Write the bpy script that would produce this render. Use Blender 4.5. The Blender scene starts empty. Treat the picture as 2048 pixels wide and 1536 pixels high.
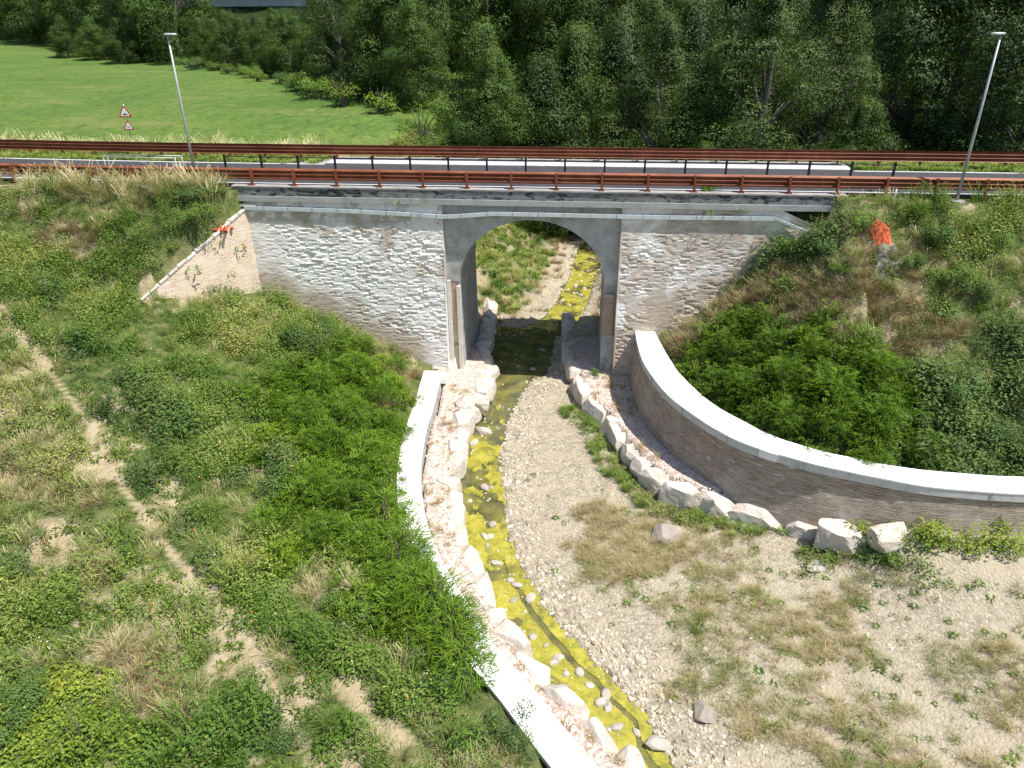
import bpy, math
import numpy as np
from mathutils import Vector, Matrix
rng = np.random.default_rng(7)
sc = bpy.context.scene
COL = sc.collection

# ------------------------------------------------------------------ camera
F_PX, PITCH, ROLL, CAM_H = 1470.0, math.radians(27.0), math.radians(-0.4), 17.0
cam_d = bpy.data.cameras.new('camera')
cam = bpy.data.objects.new('camera', cam_d)
COL.objects.link(cam)
CM = Matrix.Rotation(math.pi/2-PITCH, 3, 'X') @ Matrix.Rotation(ROLL, 3, 'Z')
cam.matrix_world = Matrix.Translation((0, 0, CAM_H)) @ CM.to_4x4()
cam_d.sensor_width = 36.0
cam_d.lens = 36.0*F_PX/2048.0
cam_d.clip_end = 3000.0
sc.camera = cam
CMn = np.array(CM)

# ------------------------------------------------------------------ light
SUN = Vector((0.46, -0.225, 1.0)).normalized()
sun_el = math.asin(SUN.z)
sun_az = math.atan2(SUN.x, SUN.y)
w = bpy.data.worlds.new('World'); sc.world = w; w.use_nodes = True
nt = w.node_tree
bg = nt.nodes['Background']
sky = nt.nodes.new('ShaderNodeTexSky'); sky.sky_type = 'NISHITA'; sky.sun_disc = False
sky.sun_elevation = sun_el; sky.sun_rotation = sun_az
nt.links.new(sky.outputs[0], bg.inputs[0]); bg.inputs[1].default_value = 0.105
sl = bpy.data.lights.new('sun', 'SUN'); sl.energy = 4.9; sl.angle = math.radians(0.5); sl.color = (1.0, 0.955, 0.88)
so = bpy.data.objects.new('sun', sl); COL.objects.link(so)
so.rotation_euler = (-SUN).to_track_quat('-Z', 'Y').to_euler(); so.location = (30, -20, 60)
sc.view_settings.view_transform = 'Standard'; sc.view_settings.look = 'None'
sc.view_settings.exposure = 0.5; sc.view_settings.gamma = 1.0
sc.render.resolution_x = 1024; sc.render.resolution_y = 768
sc.cycles.max_bounces = 5; sc.cycles.diffuse_bounces = 3; sc.cycles.glossy_bounces = 2
sc.cycles.transmission_bounces = 3; sc.cycles.transparent_max_bounces = 4

# ------------------------------------------------------------------ numeric helpers
def proj(P):
    q = (np.asarray(P, float) - np.array([0, 0, CAM_H])) @ CMn
    d = np.maximum(-q[..., 2], 1e-3)
    return 1024+F_PX*q[..., 0]/d, 768-F_PX*q[..., 1]/d
def ray(px, py):
    return CMn @ np.array([(px-1024)/F_PX, -(py-768)/F_PX, -1.0])
def atz(px, py, z):
    d = ray(px, py); t = (z-CAM_H)/d[2]
    return np.array([0, 0, CAM_H])+d*t
def _hash(ix, iy, s):
    n = (ix.astype(np.int64)*374761393 + iy.astype(np.int64)*668265263 + s*1442695041) & 0x7fffffff
    n = ((n ^ (n >> 13))*1274126177) & 0x7fffffff
    n = n ^ (n >> 16)
    return (n & 0xffff)/65535.0
def vnoise(x, y, s=0):
    x = np.asarray(x, float); y = np.asarray(y, float)
    ix = np.floor(x); iy = np.floor(y); fx = x-ix; fy = y-iy
    fx = fx*fx*(3-2*fx); fy = fy*fy*(3-2*fy)
    a = _hash(ix, iy, s); b = _hash(ix+1, iy, s); c = _hash(ix, iy+1, s); d = _hash(ix+1, iy+1, s)
    return (a*(1-fx)+b*fx)*(1-fy)+(c*(1-fx)+d*fx)*fy
def fbm(x, y, s=0, o=4):
    r = 0; a = .5; t = 0
    for i in range(o):
        r = r+a*vnoise(np.asarray(x)*2**i+17.3*i, np.asarray(y)*2**i-9.1*i, s+i*7); t += a; a *= .55
    return r/t
def sstep(a, b, x):
    t = np.clip((np.asarray(x, float)-a)/(b-a), 0, 1); return t*t*(3-2*t)
def inpoly(x, y, P):
    r = np.zeros(np.shape(x), bool); n = len(P)
    for i in range(n):
        x1, y1 = P[i]; x2, y2 = P[(i+1) % n]
        if y1 == y2: continue
        c = ((y1 > y) != (y2 > y)) & (x < (x2-x1)*(y-y1)/(y2-y1)+x1)
        r ^= c
    return r
def pdist(x, y, P, closed=False):
    d = np.full(np.shape(x), 1e9); n = len(P)
    for i in range(n if closed else n-1):
        x1, y1 = P[i]; x2, y2 = P[(i+1) % n]; dx = x2-x1; dy = y2-y1
        t = np.clip(((x-x1)*dx+(y-y1)*dy)/(dx*dx+dy*dy+1e-12), 0, 1)
        d = np.minimum(d, np.hypot(x-x1-t*dx, y-y1-t*dy))
    return d
def smooth_line(P, n=6):
    P = np.array(P, float); out = []
    for i in range(len(P)-1):
        p0 = P[max(i-1, 0)]; p1 = P[i]; p2 = P[i+1]; p3 = P[min(i+2, len(P)-1)]
        for k in range(n):
            t = k/n
            out.append(.5*((2*p1)+(-p0+p2)*t+(2*p0-5*p1+4*p2-p3)*t*t+(-p0+3*p1-3*p2+p3)*t**3))
    out.append(P[-1]); return np.array(out)
def offs(P, d):     # offset polyline to its left by d
    P = np.asarray(P, float); T = np.gradient(P, axis=0); T /= np.linalg.norm(T, axis=1)[:, None]
    return P+np.stack([-T[:, 1], T[:, 0]], 1)*d
YAW = math.radians(6.0); CA, SA = math.cos(YAW), math.sin(YAW); OX, OY = 1.3, 33.0
def W(u, v, z=0.0):
    return (OX+u*CA+v*SA, OY-u*SA+v*CA, z)
def UV(x, y):
    dx = x-OX; dy = y-OY
    return dx*CA-dy*SA, dx*SA+dy*CA

# ------------------------------------------------------------------ plan of the place
LW = smooth_line([(-3.40, 32.3), (-3.43, 31.0), (-3.49, 28.62), (-3.59, 26.95), (-3.60, 25.42), (-3.53, 23.82), (-3.42, 22.8), (-3.18, 21.37),
      (-2.86, 20.04), (-2.18, 18.19), (-1.5, 16.78), (-.95, 15.7), (-.41, 14.7), (.39, 13.55), (1.09, 12.43), (1.74, 11.47), (2.5, 10.3), (3.4, 8.9), (5.2, 6)])
RWO = smooth_line([(5.94, 33.0), (5.74, 30.73), (5.69, 28.85), (5.87, 27.15), (6.19, 25.6), (6.7, 24.33), (7.38, 23.02), (8.06, 22.11), (8.8, 21.5), (10.15, 20.65),
      (11.1, 20.2), (12, 19.8), (13.2, 19.35), (14.5, 19.1), (16.1, 18.9), (20, 18.7), (27, 18.6)])
RWB = smooth_line([(6.75, 33.0), (6.79, 31.22), (6.88, 29.09), (7.12, 27.13), (7.71, 25.04), (8.5, 23.66), (9.29, 22.54), (10.46, 21.6), (11.64, 21.0), (12.92, 20.45),
      (14.8, 20.05), (16.39, 19.85), (20, 19.7), (27, 19.6)])
def resamp(P, n):
    c = np.concatenate([[0], np.cumsum(np.linalg.norm(np.diff(P, axis=0), axis=1))]); t = np.linspace(0, c[-1], n)
    return np.stack([np.interp(t, c, P[:, 0]), np.interp(t, c, P[:, 1])], 1)
RWO = resamp(RWO, 90); RWB = resamp(RWB, 90)
LROCK = [(-1.0, 44), (-.95, 41), (-1.0, 38.0), (-1.15, 35.9), (-.78, 33.9), (-.9, 32.2), (-1.13, 30.6), (-1.60, 29.3), (-1.94, 28.03), (-1.88, 25.87), (-1.99, 25.01), (-2.07, 23.95),
      (-1.88, 22.69), (-1.80, 21.27), (-1.56, 20.46), (-.95, 18.88), (-.50, 17.49), (-.1, 16.2), (.36, 15.5), (.9, 14.6), (1.4, 13.9), (1.92, 13.3), (2.3, 12.7), (2.9, 12.0), (3.5, 11.2), (4.4, 10), (6.3, 7)]
RROCK = [(3.1, 41.5), (2.9, 38), (2.75, 35.5), (2.9, 33.6), (3.1, 30.94), (3.42, 29.76), (3.9, 28.56), (4.1, 27.52), (4.4, 26.34), (4.7, 24.9), (5.1, 23.7), (5.6, 22.8),
      (6.2, 22.25), (6.9, 21.9), (7.79, 21.5), (8.73, 20.95), (9.5, 20.55), (10.63, 20.0), (12.12, 19.7), (13.4, 19.7)]
STR_R = [(3.83, 12.29), (3.63, 12.88), (3.58, 13.52), (3.01, 14.29), (2.64, 15.02), (2.19, 15.55), (1.80, 16.24), (1.38, 16.73), (.97, 17.54), (.66, 18.49), (.23, 19.44), (.03, 20.19),
      (-.22, 21.58), (-.34, 22.73), (-.41, 24.06), (-.61, 25.75), (-.56, 26.87), (-.37, 28.07), (-.24, 29.64), (.16, 31.08), (.47, 32.26), (1.08, 33.86), (1.84, 34.4), (2.08, 36.34), (2.5, 38.99),
      (3.77, 40.6), (4.5, 43), (5.9, 49.2), (6.6, 52.5), (7.2, 56), (9, 61), (13, 70), (22, 84), (34, 100)]
STR_L = [(-.95, 41), (.5, 40.67), (2.0, 42.15), (2.81, 44.64), (4.0, 49.22), (4.7, 53.32), (5.4, 57), (7, 62), (11, 71.5), (20, 86), (32, 103)]
STREAM = [(6.6, 5), (5.0, 10.4)]+STR_R+STR_L[::-1]+[(p[0]-.15, p[1]) for p in LROCK[2:]]+[(6.0, 5)]
_lw = [tuple(p) for p in offs(LW, -.45)]
CHAN = _lw+[(6.2, -40), (90, -40), (90, 19.0), (60, 19.2)]+[tuple(p) for p in ((RWO+RWB)/2)[::-1]]+[W(3.35, .2)[:2], W(3.35, 5.2)[:2], W(-4.1, 5.2)[:2], W(-4.1, .2)[:2]]
_in = [tuple(p) for p in LROCK]
TL = [(p[0]-.45, p[1]-.1) for p in _in[1:]]+[(5.0, 6)]+[tuple(p) for p in LW[::-1]]+[(-4.2, 33.5), (-4.2, 41)]
TR = [(p[0]+.4, p[1]+(.35 if p[1] < 24 else 0)) for p in RROCK[1:]]+[(14.2, 20.2)]+[tuple(p) for p in ((RWO+RWB)/2)[::-1] if p[0] < 14.2]+[(5.5, 33.5), (5.5, 38.5)]

def height(x, y, detail=True):
    x = np.asarray(x, float); y = np.asarray(y, float)
    u, v = UV(x, y)
    inC = inpoly(x, y, CHAN)
    ins = inpoly(x, y, STREAM)
    ds = np.where(ins, 0, pdist(x, y, STREAM, True))
    # --- channel
    zc = .03+.10*np.minimum(ds, 1.0)+.05*np.clip(ds-1, 0, 9)+.02*np.clip(ds-6, 0, 30)
    zc = np.where(ins, -.28, zc)
    tl = inpoly(x, y, TL); tr = inpoly(x, y, TR)
    dwr = pdist(x, y, RWO[::4]); zc = zc+1.05*sstep(3.6, .3, dwr)*sstep(9.5, 13.5, x)
    zc = np.where(tl, .80-.35*sstep(35, 38, y), zc)
    zc = np.where(tr, 1.0+.03*np.clip(30-y, 0, 12)+.5*sstep(10, 14, x)-.5*sstep(34, 37, y), zc)
    # --- left ground in front of the bridge
    dw = pdist(x, y, LW[::4])
    k = .17+.36*sstep(12, 33, y)
    G = 1.12+12*(1-np.exp(-k*np.maximum(dw-.8, 0)/12))
    S = 9.7-.8*np.maximum(-v-.8, 0)
    wing_left = (u < -13.7) & ((u+13.8)*(-4.5)-(v-0)*(-2.8) > 0)
    left = np.where(wing_left, np.maximum(G, S), G)
    # --- right ground in front of the bridge
    dr = pdist(x, y, RWB[::4])
    R_ = 3.0+(.60+.28*sstep(-9, 0, v))*np.maximum(dr-.3, 0)
    right = np.minimum(R_, 9.7-.8*np.maximum(-v-.9, 0)*(u > 13))
    right = np.where((v > -.9) & (u > 12.6), 9.7, np.minimum(right, 9.7))
    front = np.where((x < 3) | (y < 17), left, right)
    # --- behind the road
    lb = .06+.10*np.minimum(ds, 2.1)+.66*np.maximum(ds-2.1, 0)
    fld = 9.0+.03*np.clip(y-60, 0, 170)+.35*(fbm(x/30, y/30, 3, 2)-.5)
    lb = np.minimum(lb, fld)
    rb = .15+.3*np.minimum(ds, 2)+.25*np.maximum(ds-2, 0)
    rb = np.minimum(rb, 3.5+.10*np.maximum(x-30, 0))
    sx = np.interp(y, [40, 49, 56, 62, 70, 84, 100, 300], [1.2, 5, 6.5, 8, 12, 21, 33, 150])
    back = np.where(x < sx, lb, rb)
    E = 9.75-.75*np.maximum(v-8.3-.0, 0)
    E = np.minimum(E, .02+1.3*np.maximum(np.abs(u+.4)-3.4, 0))
    back = np.maximum(back, E)
    back = np.where(ins, -.28, back)
    hill = .16*np.maximum(y-240, 0)+.12*np.maximum(np.abs(x+20)-170, 0)
    back = back+np.minimum(hill, 60)
    z = np.where(v < .5, front, np.where(v < 7.4, 9.76, back))
    mid = (v >= .5) & (v < 7.4) & (np.abs(u+.37) < 3.72)
    z = np.where(mid, np.where(v < 5.2, zc, np.minimum(back, np.where(tl | tr, .5, 3))), z)
    z = np.where(inC & (v < 5.2), zc, z)
    if detail:
        road = (v > -.8) & (v < 8) & ~mid
        amp = np.where(inC | ins, .05, .30)*(~road)
        z = z+amp*(fbm(x*1.1, y*1.1, 11, 4)-.5)*2*np.where(y > 90, .3, 1)
        z = np.where(inC & ~ins & ~tl & ~tr, np.maximum(z, .02), z)
    return z
def ground_at(px, py):
    d = ray(px, py); d = d/np.linalg.norm(d)
    t = np.concatenate([np.arange(8, 90, .15), np.arange(90, 500, 1.)])
    P = np.array([0, 0, CAM_H])+d*t[:, None]
    h = height(P[:, 0], P[:, 1], False)
    i = int(np.argmax(P[:, 2] < h))
    return P[i, 0], P[i, 1], h[i]

PATH = [ground_at(*p)[:2] for p in ((-40, 570), (0, 615), (80, 720), (170, 835), (215, 920), (270, 1010), (340, 1100), (420, 1190), (500, 1290), (540, 1380), (640, 1560))]
BARE = [ground_at(*p)[:2] for p in ((690, 1365), (740, 1420), (800, 1480))]
# ------------------------------------------------------------------ material helpers
def mat(name):
    m = bpy.data.materials.new(name); m.use_nodes = True
    n = m.node_tree; b = n.nodes['Principled BSDF']; return m, n, b
def N(n, t, **kw):
    q = n.nodes.new(t)
    for k_, v_ in kw.items(): setattr(q, k_, v_)
    return q
def noise(n, scale, detail=5, rough=.6, vec=None, dist=0):
    q = N(n, 'ShaderNodeTexNoise'); q.inputs['Scale'].default_value = scale; q.inputs['Detail'].default_value = detail
    q.inputs['Roughness'].default_value = rough; q.inputs['Distortion'].default_value = dist
    if vec is None: vec = N(n, 'ShaderNodeNewGeometry').outputs['Position']
    n.links.new(vec, q.inputs['Vector']); return q.outputs['Fac']
def ramp(n, fac, stops):
    q = N(n, 'ShaderNodeValToRGB'); e = q.color_ramp.elements
    while len(e) > len(stops): e.remove(e[-1])
    while len(e) < len(stops): e.new(1.0)
    for el, (p, c) in zip(e, stops): el.position = p; el.color = (c[0], c[1], c[2], 1)
    n.links.new(fac, q.inputs[0]); return q.outputs[0]
def mixc(n, fac, a, b, mode='MIX'):
    q = N(n, 'ShaderNodeMix', data_type='RGBA', blend_type=mode)
    for s, val in ((0, fac), (6, a), (7, b)):
        if hasattr(val, 'is_linked'): n.links.new(val, q.inputs[s])
        elif s == 0: q.inputs[0].default_value = val
        else: q.inputs[s].default_value = (*val, 1)
    return q.outputs[2]
def thr(n, fac, a, b):
    q = N(n, 'ShaderNodeMapRange', clamp=True, interpolation_type='SMOOTHSTEP')
    q.inputs[1].default_value = a; q.inputs[2].default_value = b
    n.links.new(fac, q.inputs[0]); return q.outputs[0]
def mulf(n, a, b):
    q = N(n, 'ShaderNodeMath', operation='MULTIPLY'); n.links.new(a, q.inputs[0]); n.links.new(b, q.inputs[1]); return q.outputs[0]
def attr(n, name): 
    q = N(n, 'ShaderNodeAttribute', attribute_name=name); return q.outputs['Fac']
def bump(n, b, h, strength=.5, dist=.03):
    q = N(n, 'ShaderNodeBump'); q.inputs['Strength'].default_value = strength; q.inputs['Distance'].default_value = dist
    n.links.new(h, q.inputs['Height']); n.links.new(q.outputs[0], b.inputs['Normal']); return q
def mapped(n, scale, rot=(0, 0, 0), obj=False):
    m = N(n, 'ShaderNodeMapping'); m.inputs['Scale'].default_value = scale; m.inputs['Rotation'].default_value = rot
    n.links.new(N(n, 'ShaderNodeNewGeometry').outputs['Position'], m.inputs['Vector']); return m.outputs[0]

def m_simple(name, c, rough=.7, metal=0, var=.25, scale=6, bmp=0):
    m, n, b = mat(name); f = noise(n, scale)
    lo = tuple(x*(1-var) for x in c); hi = tuple(min(1, x*(1+var)) for x in c)
    n.links.new(ramp(n, f, [(.3, lo), (.7, hi)]), b.inputs['Base Color'])
    b.inputs['Roughness'].default_value = rough; b.inputs['Metallic'].default_value = metal
    if bmp: bump(n, b, noise(n, scale*8), bmp, .02)
    return m
def m_leaf(name, stops, trans=.25, rough=.55):
    m, n, b = mat(name)
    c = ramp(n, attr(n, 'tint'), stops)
    oi = N(n, 'ShaderNodeObjectInfo'); 
    hs = N(n, 'ShaderNodeHueSaturation'); mr = N(n, 'ShaderNodeMapRange'); mr.inputs[3].default_value = .82; mr.inputs[4].default_value = 1.2
    n.links.new(oi.outputs['Random'], mr.inputs[0]); n.links.new(mr.outputs[0], hs.inputs['Value']); n.links.new(c, hs.inputs['Color'])
    n.links.new(hs.outputs[0], b.inputs['Base Color']); b.inputs['Roughness'].default_value = rough
    b.inputs['Specular IOR Level'].default_value = .3
    t = N(n, 'ShaderNodeBsdfTranslucent'); mx = N(n, 'ShaderNodeMixShader'); mx.inputs[0].default_value = trans
    br = mixc(n, .5, hs.outputs[0], (.17, .28, .015), 'MIX'); n.links.new(br, t.inputs[0])
    n.links.new(b.outputs[0], mx.inputs[1]); n.links.new(t.outputs[0], mx.inputs[2])
    n.links.new(mx.outputs[0], n.nodes['Material Output'].inputs['Surface'])
    return m

# ------------------------------------------------------------------ object helpers
def link(o, parent=None, label=None, cat=None, group=None, kind=None):
    COL.objects.link(o)
    if parent: o.parent = parent
    return tag(o, label, cat, group, kind)
def tag(o, label=None, cat=None, group=None, kind=None):
    if label: o['label'] = label
    if cat: o['category'] = cat
    if group: o['group'] = group
    if kind: o['kind'] = kind
    return o
def empty(name, loc, label, cat, group=None, rz=0):
    o = bpy.data.objects.new(name, None); o.location = loc; o.rotation_euler = (0, 0, rz); o.empty_display_size = .3
    return link(o, None, label, cat, group)
def wloc(o):
    p = np.zeros(3)
    while o is not None: p = p+np.array(o.location); o = o.parent
    return p
def mesh(name, V, Fc, m, parent=None, smooth=False, attrs=None, **kw):
    """V world coordinates; the parent's (unrotated) location is taken off"""
    V = np.asarray(V, np.float64).reshape(-1, 3)
    if parent is not None: V = V-wloc(parent)
    me = bpy.data.meshes.new(name)
    if isinstance(Fc, np.ndarray):
        k_ = Fc.shape[1]; nf = len(Fc)
        me.vertices.add(len(V)); me.vertices.foreach_set('co', V.astype(np.float32).ravel())
        me.loops.add(nf*k_); me.loops.foreach_set('vertex_index', Fc.astype(np.int32).ravel())
        me.polygons.add(nf); me.polygons.foreach_set('loop_start', np.arange(0, nf*k_, k_, dtype=np.int32))
        me.update(calc_edges=True)
    else:
        me.from_pydata([tuple(p) for p in V], [], [tuple(f) for f in Fc]); me.update()
    if attrs:
        for an, av in attrs.items():
            a = me.attributes.new(an, 'FLOAT', 'POINT'); a.data.foreach_set('value', np.asarray(av, np.float32).ravel())
    me.polygons.foreach_set('use_smooth', np.full(len(me.polygons), smooth))
    me.materials.append(m)
    o = bpy.data.objects.new(name, me)
    return link(o, parent, **kw)
class MB:
    def __init__(s): s.V = []; s.F = []
    def add(s, V, Fs):
        b = len(s.V); s.V += [tuple(p) for p in V]; s.F += [tuple(b+i for i in f) for f in Fs]; return s
    def hexa(s, c):  # 8 corners: bottom 4 ccw, top 4
        return s.add(c, [(3, 2, 1, 0), (4, 5, 6, 7), (0, 1, 5, 4), (1, 2, 6, 5), (2, 3, 7, 6), (3, 0, 4, 7)])
    def bx(s, u0, u1, v0, v1, z0, z1):
        return s.hexa([W(u0, v0, z0), W(u1, v0, z0), W(u1, v1, z0), W(u0, v1, z0), W(u0, v0, z1), W(u1, v0, z1), W(u1, v1, z1), W(u0, v1, z1)])
    def tube(s, pts, r, n=8, cap=True):
        pts = [np.array(p, float) for p in pts]
        if not hasattr(r, '__len__'): r = [r]*len(pts)
        rings = []
        for i, p in enumerate(pts):
            t = pts[min(i+1, len(pts)-1)]-pts[max(i-1, 0)]; t /= np.linalg.norm(t)+1e-9
            a = np.cross(t, [0, 0, 1.0]) if abs(t[2]) < .95 else np.cross(t, [0, 1.0, 0]); a /= np.linalg.norm(a); b = np.cross(t, a)
            rings.append([p+r[i]*(math.cos(q)*a+math.sin(q)*b) for q in np.linspace(0, 2*math.pi, n, endpoint=False)])
        Fs = []
        for i in range(len(pts)-1):
            for k in range(n): Fs.append((i*n+k, i*n+(k+1) % n, (i+1)*n+(k+1) % n, (i+1)*n+k))
        if cap: Fs.append(tuple(range(n-1, -1, -1))); Fs.append(tuple((len(pts)-1)*n+k for k in range(n)))
        return s.add([q for R in rings for q in R], Fs)
    def obj(s, name, m, parent=None, smooth=False, **kw):
        return mesh(name, np.array(s.V), s.F, m, parent, smooth, **kw)
def copy_thing(o, loc, rz=0, scale=1.0, label=None):
    c = o.copy(); COL.objects.link(c); c.location = loc; c.rotation_euler = (0, 0, rz)
    c.scale = (scale,)*3 if not hasattr(scale, '__len__') else scale
    if label: c['label'] = label
    for ch in list(o.children):
        d = ch.copy(); COL.objects.link(d); d.parent = c
        for g in list(ch.children):
            e = g.copy(); COL.objects.link(e); e.parent = d
    return c
ORD = ['first', 'second', 'third', 'fourth', 'fifth', 'sixth', 'seventh', 'eighth', 'ninth', 'tenth', 'eleventh', 'twelfth', 'thirteenth', 'fourteenth', 'fifteenth',
       'sixteenth', 'seventeenth', 'eighteenth', 'nineteenth', 'twentieth', 'twenty-first', 'twenty-second', 'twenty-third', 'twenty-fourth', 'twenty-fifth', 'twenty-sixth',
       'twenty-seventh', 'twenty-eighth', 'twenty-ninth', 'thirtieth', 'thirty-first', 'thirty-second', 'thirty-third', 'thirty-fourth', 'thirty-fifth', 'thirty-sixth']

# ------------------------------------------------------------------ materials
def build_ground_mat():
    m, n, b = mat('ground')
    g = attr(n, 'gravel'); so_ = attr(n, 'soil'); fi = attr(n, 'field'); pk = attr(n, 'pink'); wo = attr(n, 'wood')
    vor = N(n, 'ShaderNodeTexVoronoi'); vor.inputs['Scale'].default_value = 11
    n.links.new(N(n, 'ShaderNodeNewGeometry').outputs['Position'], vor.inputs['Vector'])
    sep = N(n, 'ShaderNodeSeparateColor'); n.links.new(vor.outputs['Color'], sep.inputs[0])
    gc = ramp(n, sep.outputs[0], [(0, (.26, .22, .155)), (.5, (.38, .33, .245)), (1, (.51, .455, .36))])
    gc = mixc(n, thr(n, noise(n, .9, 6), .42, .62), gc, (.45, .39, .28))
    gc = mixc(n, thr(n, noise(n, 5, 5, .7), .5, .75), gc, (.30, .27, .21))
    pc = ramp(n, sep.outputs[1], [(0, (.42, .29, .22)), (.4, (.58, .47, .40)), (1, (.72, .65, .58))])
    sc_ = ramp(n, noise(n, 3, 7, .7), [(.3, (.24, .19, .11)), (.5, (.40, .33, .21)), (.75, (.50, .43, .30))])
    gr = ramp(n, noise(n, 2.2, 7, .7), [(.3, (.05, .075, .02)), (.5, (.10, .13, .04)), (.7, (.22, .20, .09))])
    f1 = ramp(n, noise(n, .06, 5, .6), [(.3, (.080, .145, .034)), (.5, (.120, .19, .042)), (.7, (.17, .225, .052))])
    f1 = mixc(n, thr(n, noise(n, .35, 8, .75, mapped(n, (1, 1.6, 1))), .55, .74), f1, (.20, .24, .08))
    f1 = mixc(n, thr(n, noise(n, .9, 6, .7, mapped(n, (.5, 1.6, 1))), .62, .72), f1, (.36, .30, .15))
    f1 = mixc(n, thr(n, noise(n, 1.3, 9, .9), .44, .62), f1, (.060, .12, .026))
    f1 = mixc(n, thr(n, noise(n, .13, 6, .7, mapped(n, (.6, 1.8, 1))), .52, .70), f1, (.17, .20, .065))
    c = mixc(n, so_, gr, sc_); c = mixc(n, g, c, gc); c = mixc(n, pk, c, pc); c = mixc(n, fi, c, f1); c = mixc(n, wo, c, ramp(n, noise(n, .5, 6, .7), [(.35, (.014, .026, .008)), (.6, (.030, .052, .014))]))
    n.links.new(c, b.inputs['Base Color']); b.inputs['Roughness'].default_value = .95; b.inputs['Specular IOR Level'].default_value = .1
    ad = N(n, 'ShaderNodeMath', operation='ADD'); n.links.new(noise(n, 9, 7, .75), ad.inputs[0])
    ml = N(n, 'ShaderNodeMath', operation='MULTIPLY'); n.links.new(vor.outputs['Distance'], ml.inputs[0]); ml.inputs[1].default_value = -.7
    n.links.new(ml.outputs[0], ad.inputs[1]); bump(n, b, ad.outputs[0], .9, .07)
    return m
M_GROUND = build_ground_mat()

def build_white_brick():
    m, n, b = mat('whitewashed_brick')
    v = mapped(n, (1, 1, 5.5))
    f = noise(n, 1.5, 8, .7, v)
    c = ramp(n, f, [(.28, (.58, .54, .48)), (.42, (.73, .705, .66)), (.6, (.82, .80, .765)), (.8, (.87, .86, .83))])
    c = mixc(n, thr(n, noise(n, .45, 6, .6), .50, .66), c, (.47, .40, .32))
    c = mixc(n, thr(n, noise(n, 1.6, 4, .6, mapped(n, (1, 1, 2.2))), .67, .71), c, (.50, .29, .19))
    c = mixc(n, attr(n, 'beige'), c, ramp(n, noise(n, 2.5, 7, .7, v), [(.3, (.30, .22, .16)), (.6, (.52, .44, .35)), (.8, (.64, .60, .52))]))
    c = mixc(n, thr(n, noise(n, 3.2, 6, .7, mapped(n, (1, 1, .45))), .60, .76), c, (.38, .36, .31))
    n.links.new(c, b.inputs['Base Color']); b.inputs['Roughness'].default_value = .9
    bump(n, b, noise(n, 5, 7, .75, v), .7, .05)
    return m
M_WHITEBRICK = build_white_brick()

def build_brick(name, base, dark, light, rot=(0, 0, 0), stain=(.2, .17, .14), s=.5):
    m, n, b = mat(name)
    v = mapped(n, (.6, .6, 7))
    f = noise(n, 3, 6, .75, v)
    c = ramp(n, f, [(.32, dark), (.5, base), (.68, light)])
    c = mixc(n, thr(n, noise(n, .7, 6, .65), .48, .7), c, stain)
    wv = N(n, 'ShaderNodeTexWave', wave_type='BANDS', bands_direction='Z'); wv.inputs['Scale'].default_value = 3.4; wv.inputs['Distortion'].default_value = 5
    wv.inputs['Detail'].default_value = 5; wv.inputs['Detail Scale'].default_value = 2.5
    n.links.new(N(n, 'ShaderNodeNewGeometry').outputs['Position'], wv.inputs['Vector'])
    c = mixc(n, mulf(n, thr(n, wv.outputs['Fac'], .30, .05), thr(n, noise(n, 1.7, 6, .75), .40, .62)), c, tuple(x*.75 for x in dark))
    c = mixc(n, thr(n, noise(n, 2.2, 5, .6, mapped(n, (.7, .7, 4))), .61, .68), c, (.62, .60, .56))
    n.links.new(c, b.inputs['Base Color']); b.inputs['Roughness'].default_value = .92
    bump(n, b, f, s, .05)
    return m
M_WING = build_brick('beige_brick', (.62, .51, .39), (.45, .33, .23), (.72, .63, .50), stain=(.66, .57, .45))
M_CURVED = build_brick('weathered_brick', (.37, .30, .235), (.19, .15, .115), (.52, .46, .39), stain=(.45, .41, .35), s=.9)
M_PIERBRICK = build_brick('orange_brick', (.42, .29, .21), (.32, .19, .13), (.52, .42, .33), stain=(.50, .44, .36))

def build_concrete(name, c1, c2, c3, dark=(.05, .05, .05), dk=(.9, .95), sc1=2.0, streak=True, bs=.35):
    m, n, b = mat(name)
    c = ramp(n, noise(n, sc1, 8, .65), [(.3, c1), (.5, c2), (.72, c3)])
    if streak: c = mixc(n, thr(n, noise(n, 2.5, 6, .7, mapped(n, (1, 1, .25))), .55, .8), c, tuple(x*.7 for x in c1))
    c = mixc(n, thr(n, noise(n, 1.4, 5, .6, mapped(n, (1, 1, 2.5)), 1.4), dk[0], dk[1]), c, dark)
    n.links.new(c, b.inputs['Base Color']); b.inputs['Roughness'].default_value = .88
    bump(n, b, noise(n, 14, 6, .7), bs, .03); return m
M_CONC = build_concrete('grey_concrete', (.25, .25, .235), (.38, .38, .365), (.50, .495, .48), (.22, .21, .19), (.58, .72), 1.5)
M_STRIP = build_concrete('pale_render', (.52, .47, .40), (.62, .58, .52), (.70, .67, .62))
M_PANEL = build_concrete('yellowish_render', (.36, .31, .21), (.46, .41, .29), (.54, .49, .38), (.40, .22, .14), (.55, .6))
M_LIP = build_concrete('grey_ledge', (.30, .30, .29), (.37, .375, .37), (.43, .43, .42))
M_KERB = build_concrete('kerb_concrete', (.23, .22, .21), (.31, .295, .28), (.40, .38, .36))
M_FASCIA = build_concrete('stained_fascia', (.15, .15, .15), (.20, .20, .205), (.26, .26, .26), (.03, .032, .036), (.50, .60), 3.0)
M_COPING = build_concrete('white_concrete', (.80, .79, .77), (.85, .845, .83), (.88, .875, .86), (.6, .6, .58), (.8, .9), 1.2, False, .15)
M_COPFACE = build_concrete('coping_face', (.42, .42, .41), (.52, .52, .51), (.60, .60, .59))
M_SLAB = build_concrete('pale_slab', (.44, .43, .41), (.55, .54, .53), (.66, .65, .64), (.3, .3, .29), (.62, .7), 2)
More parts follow.
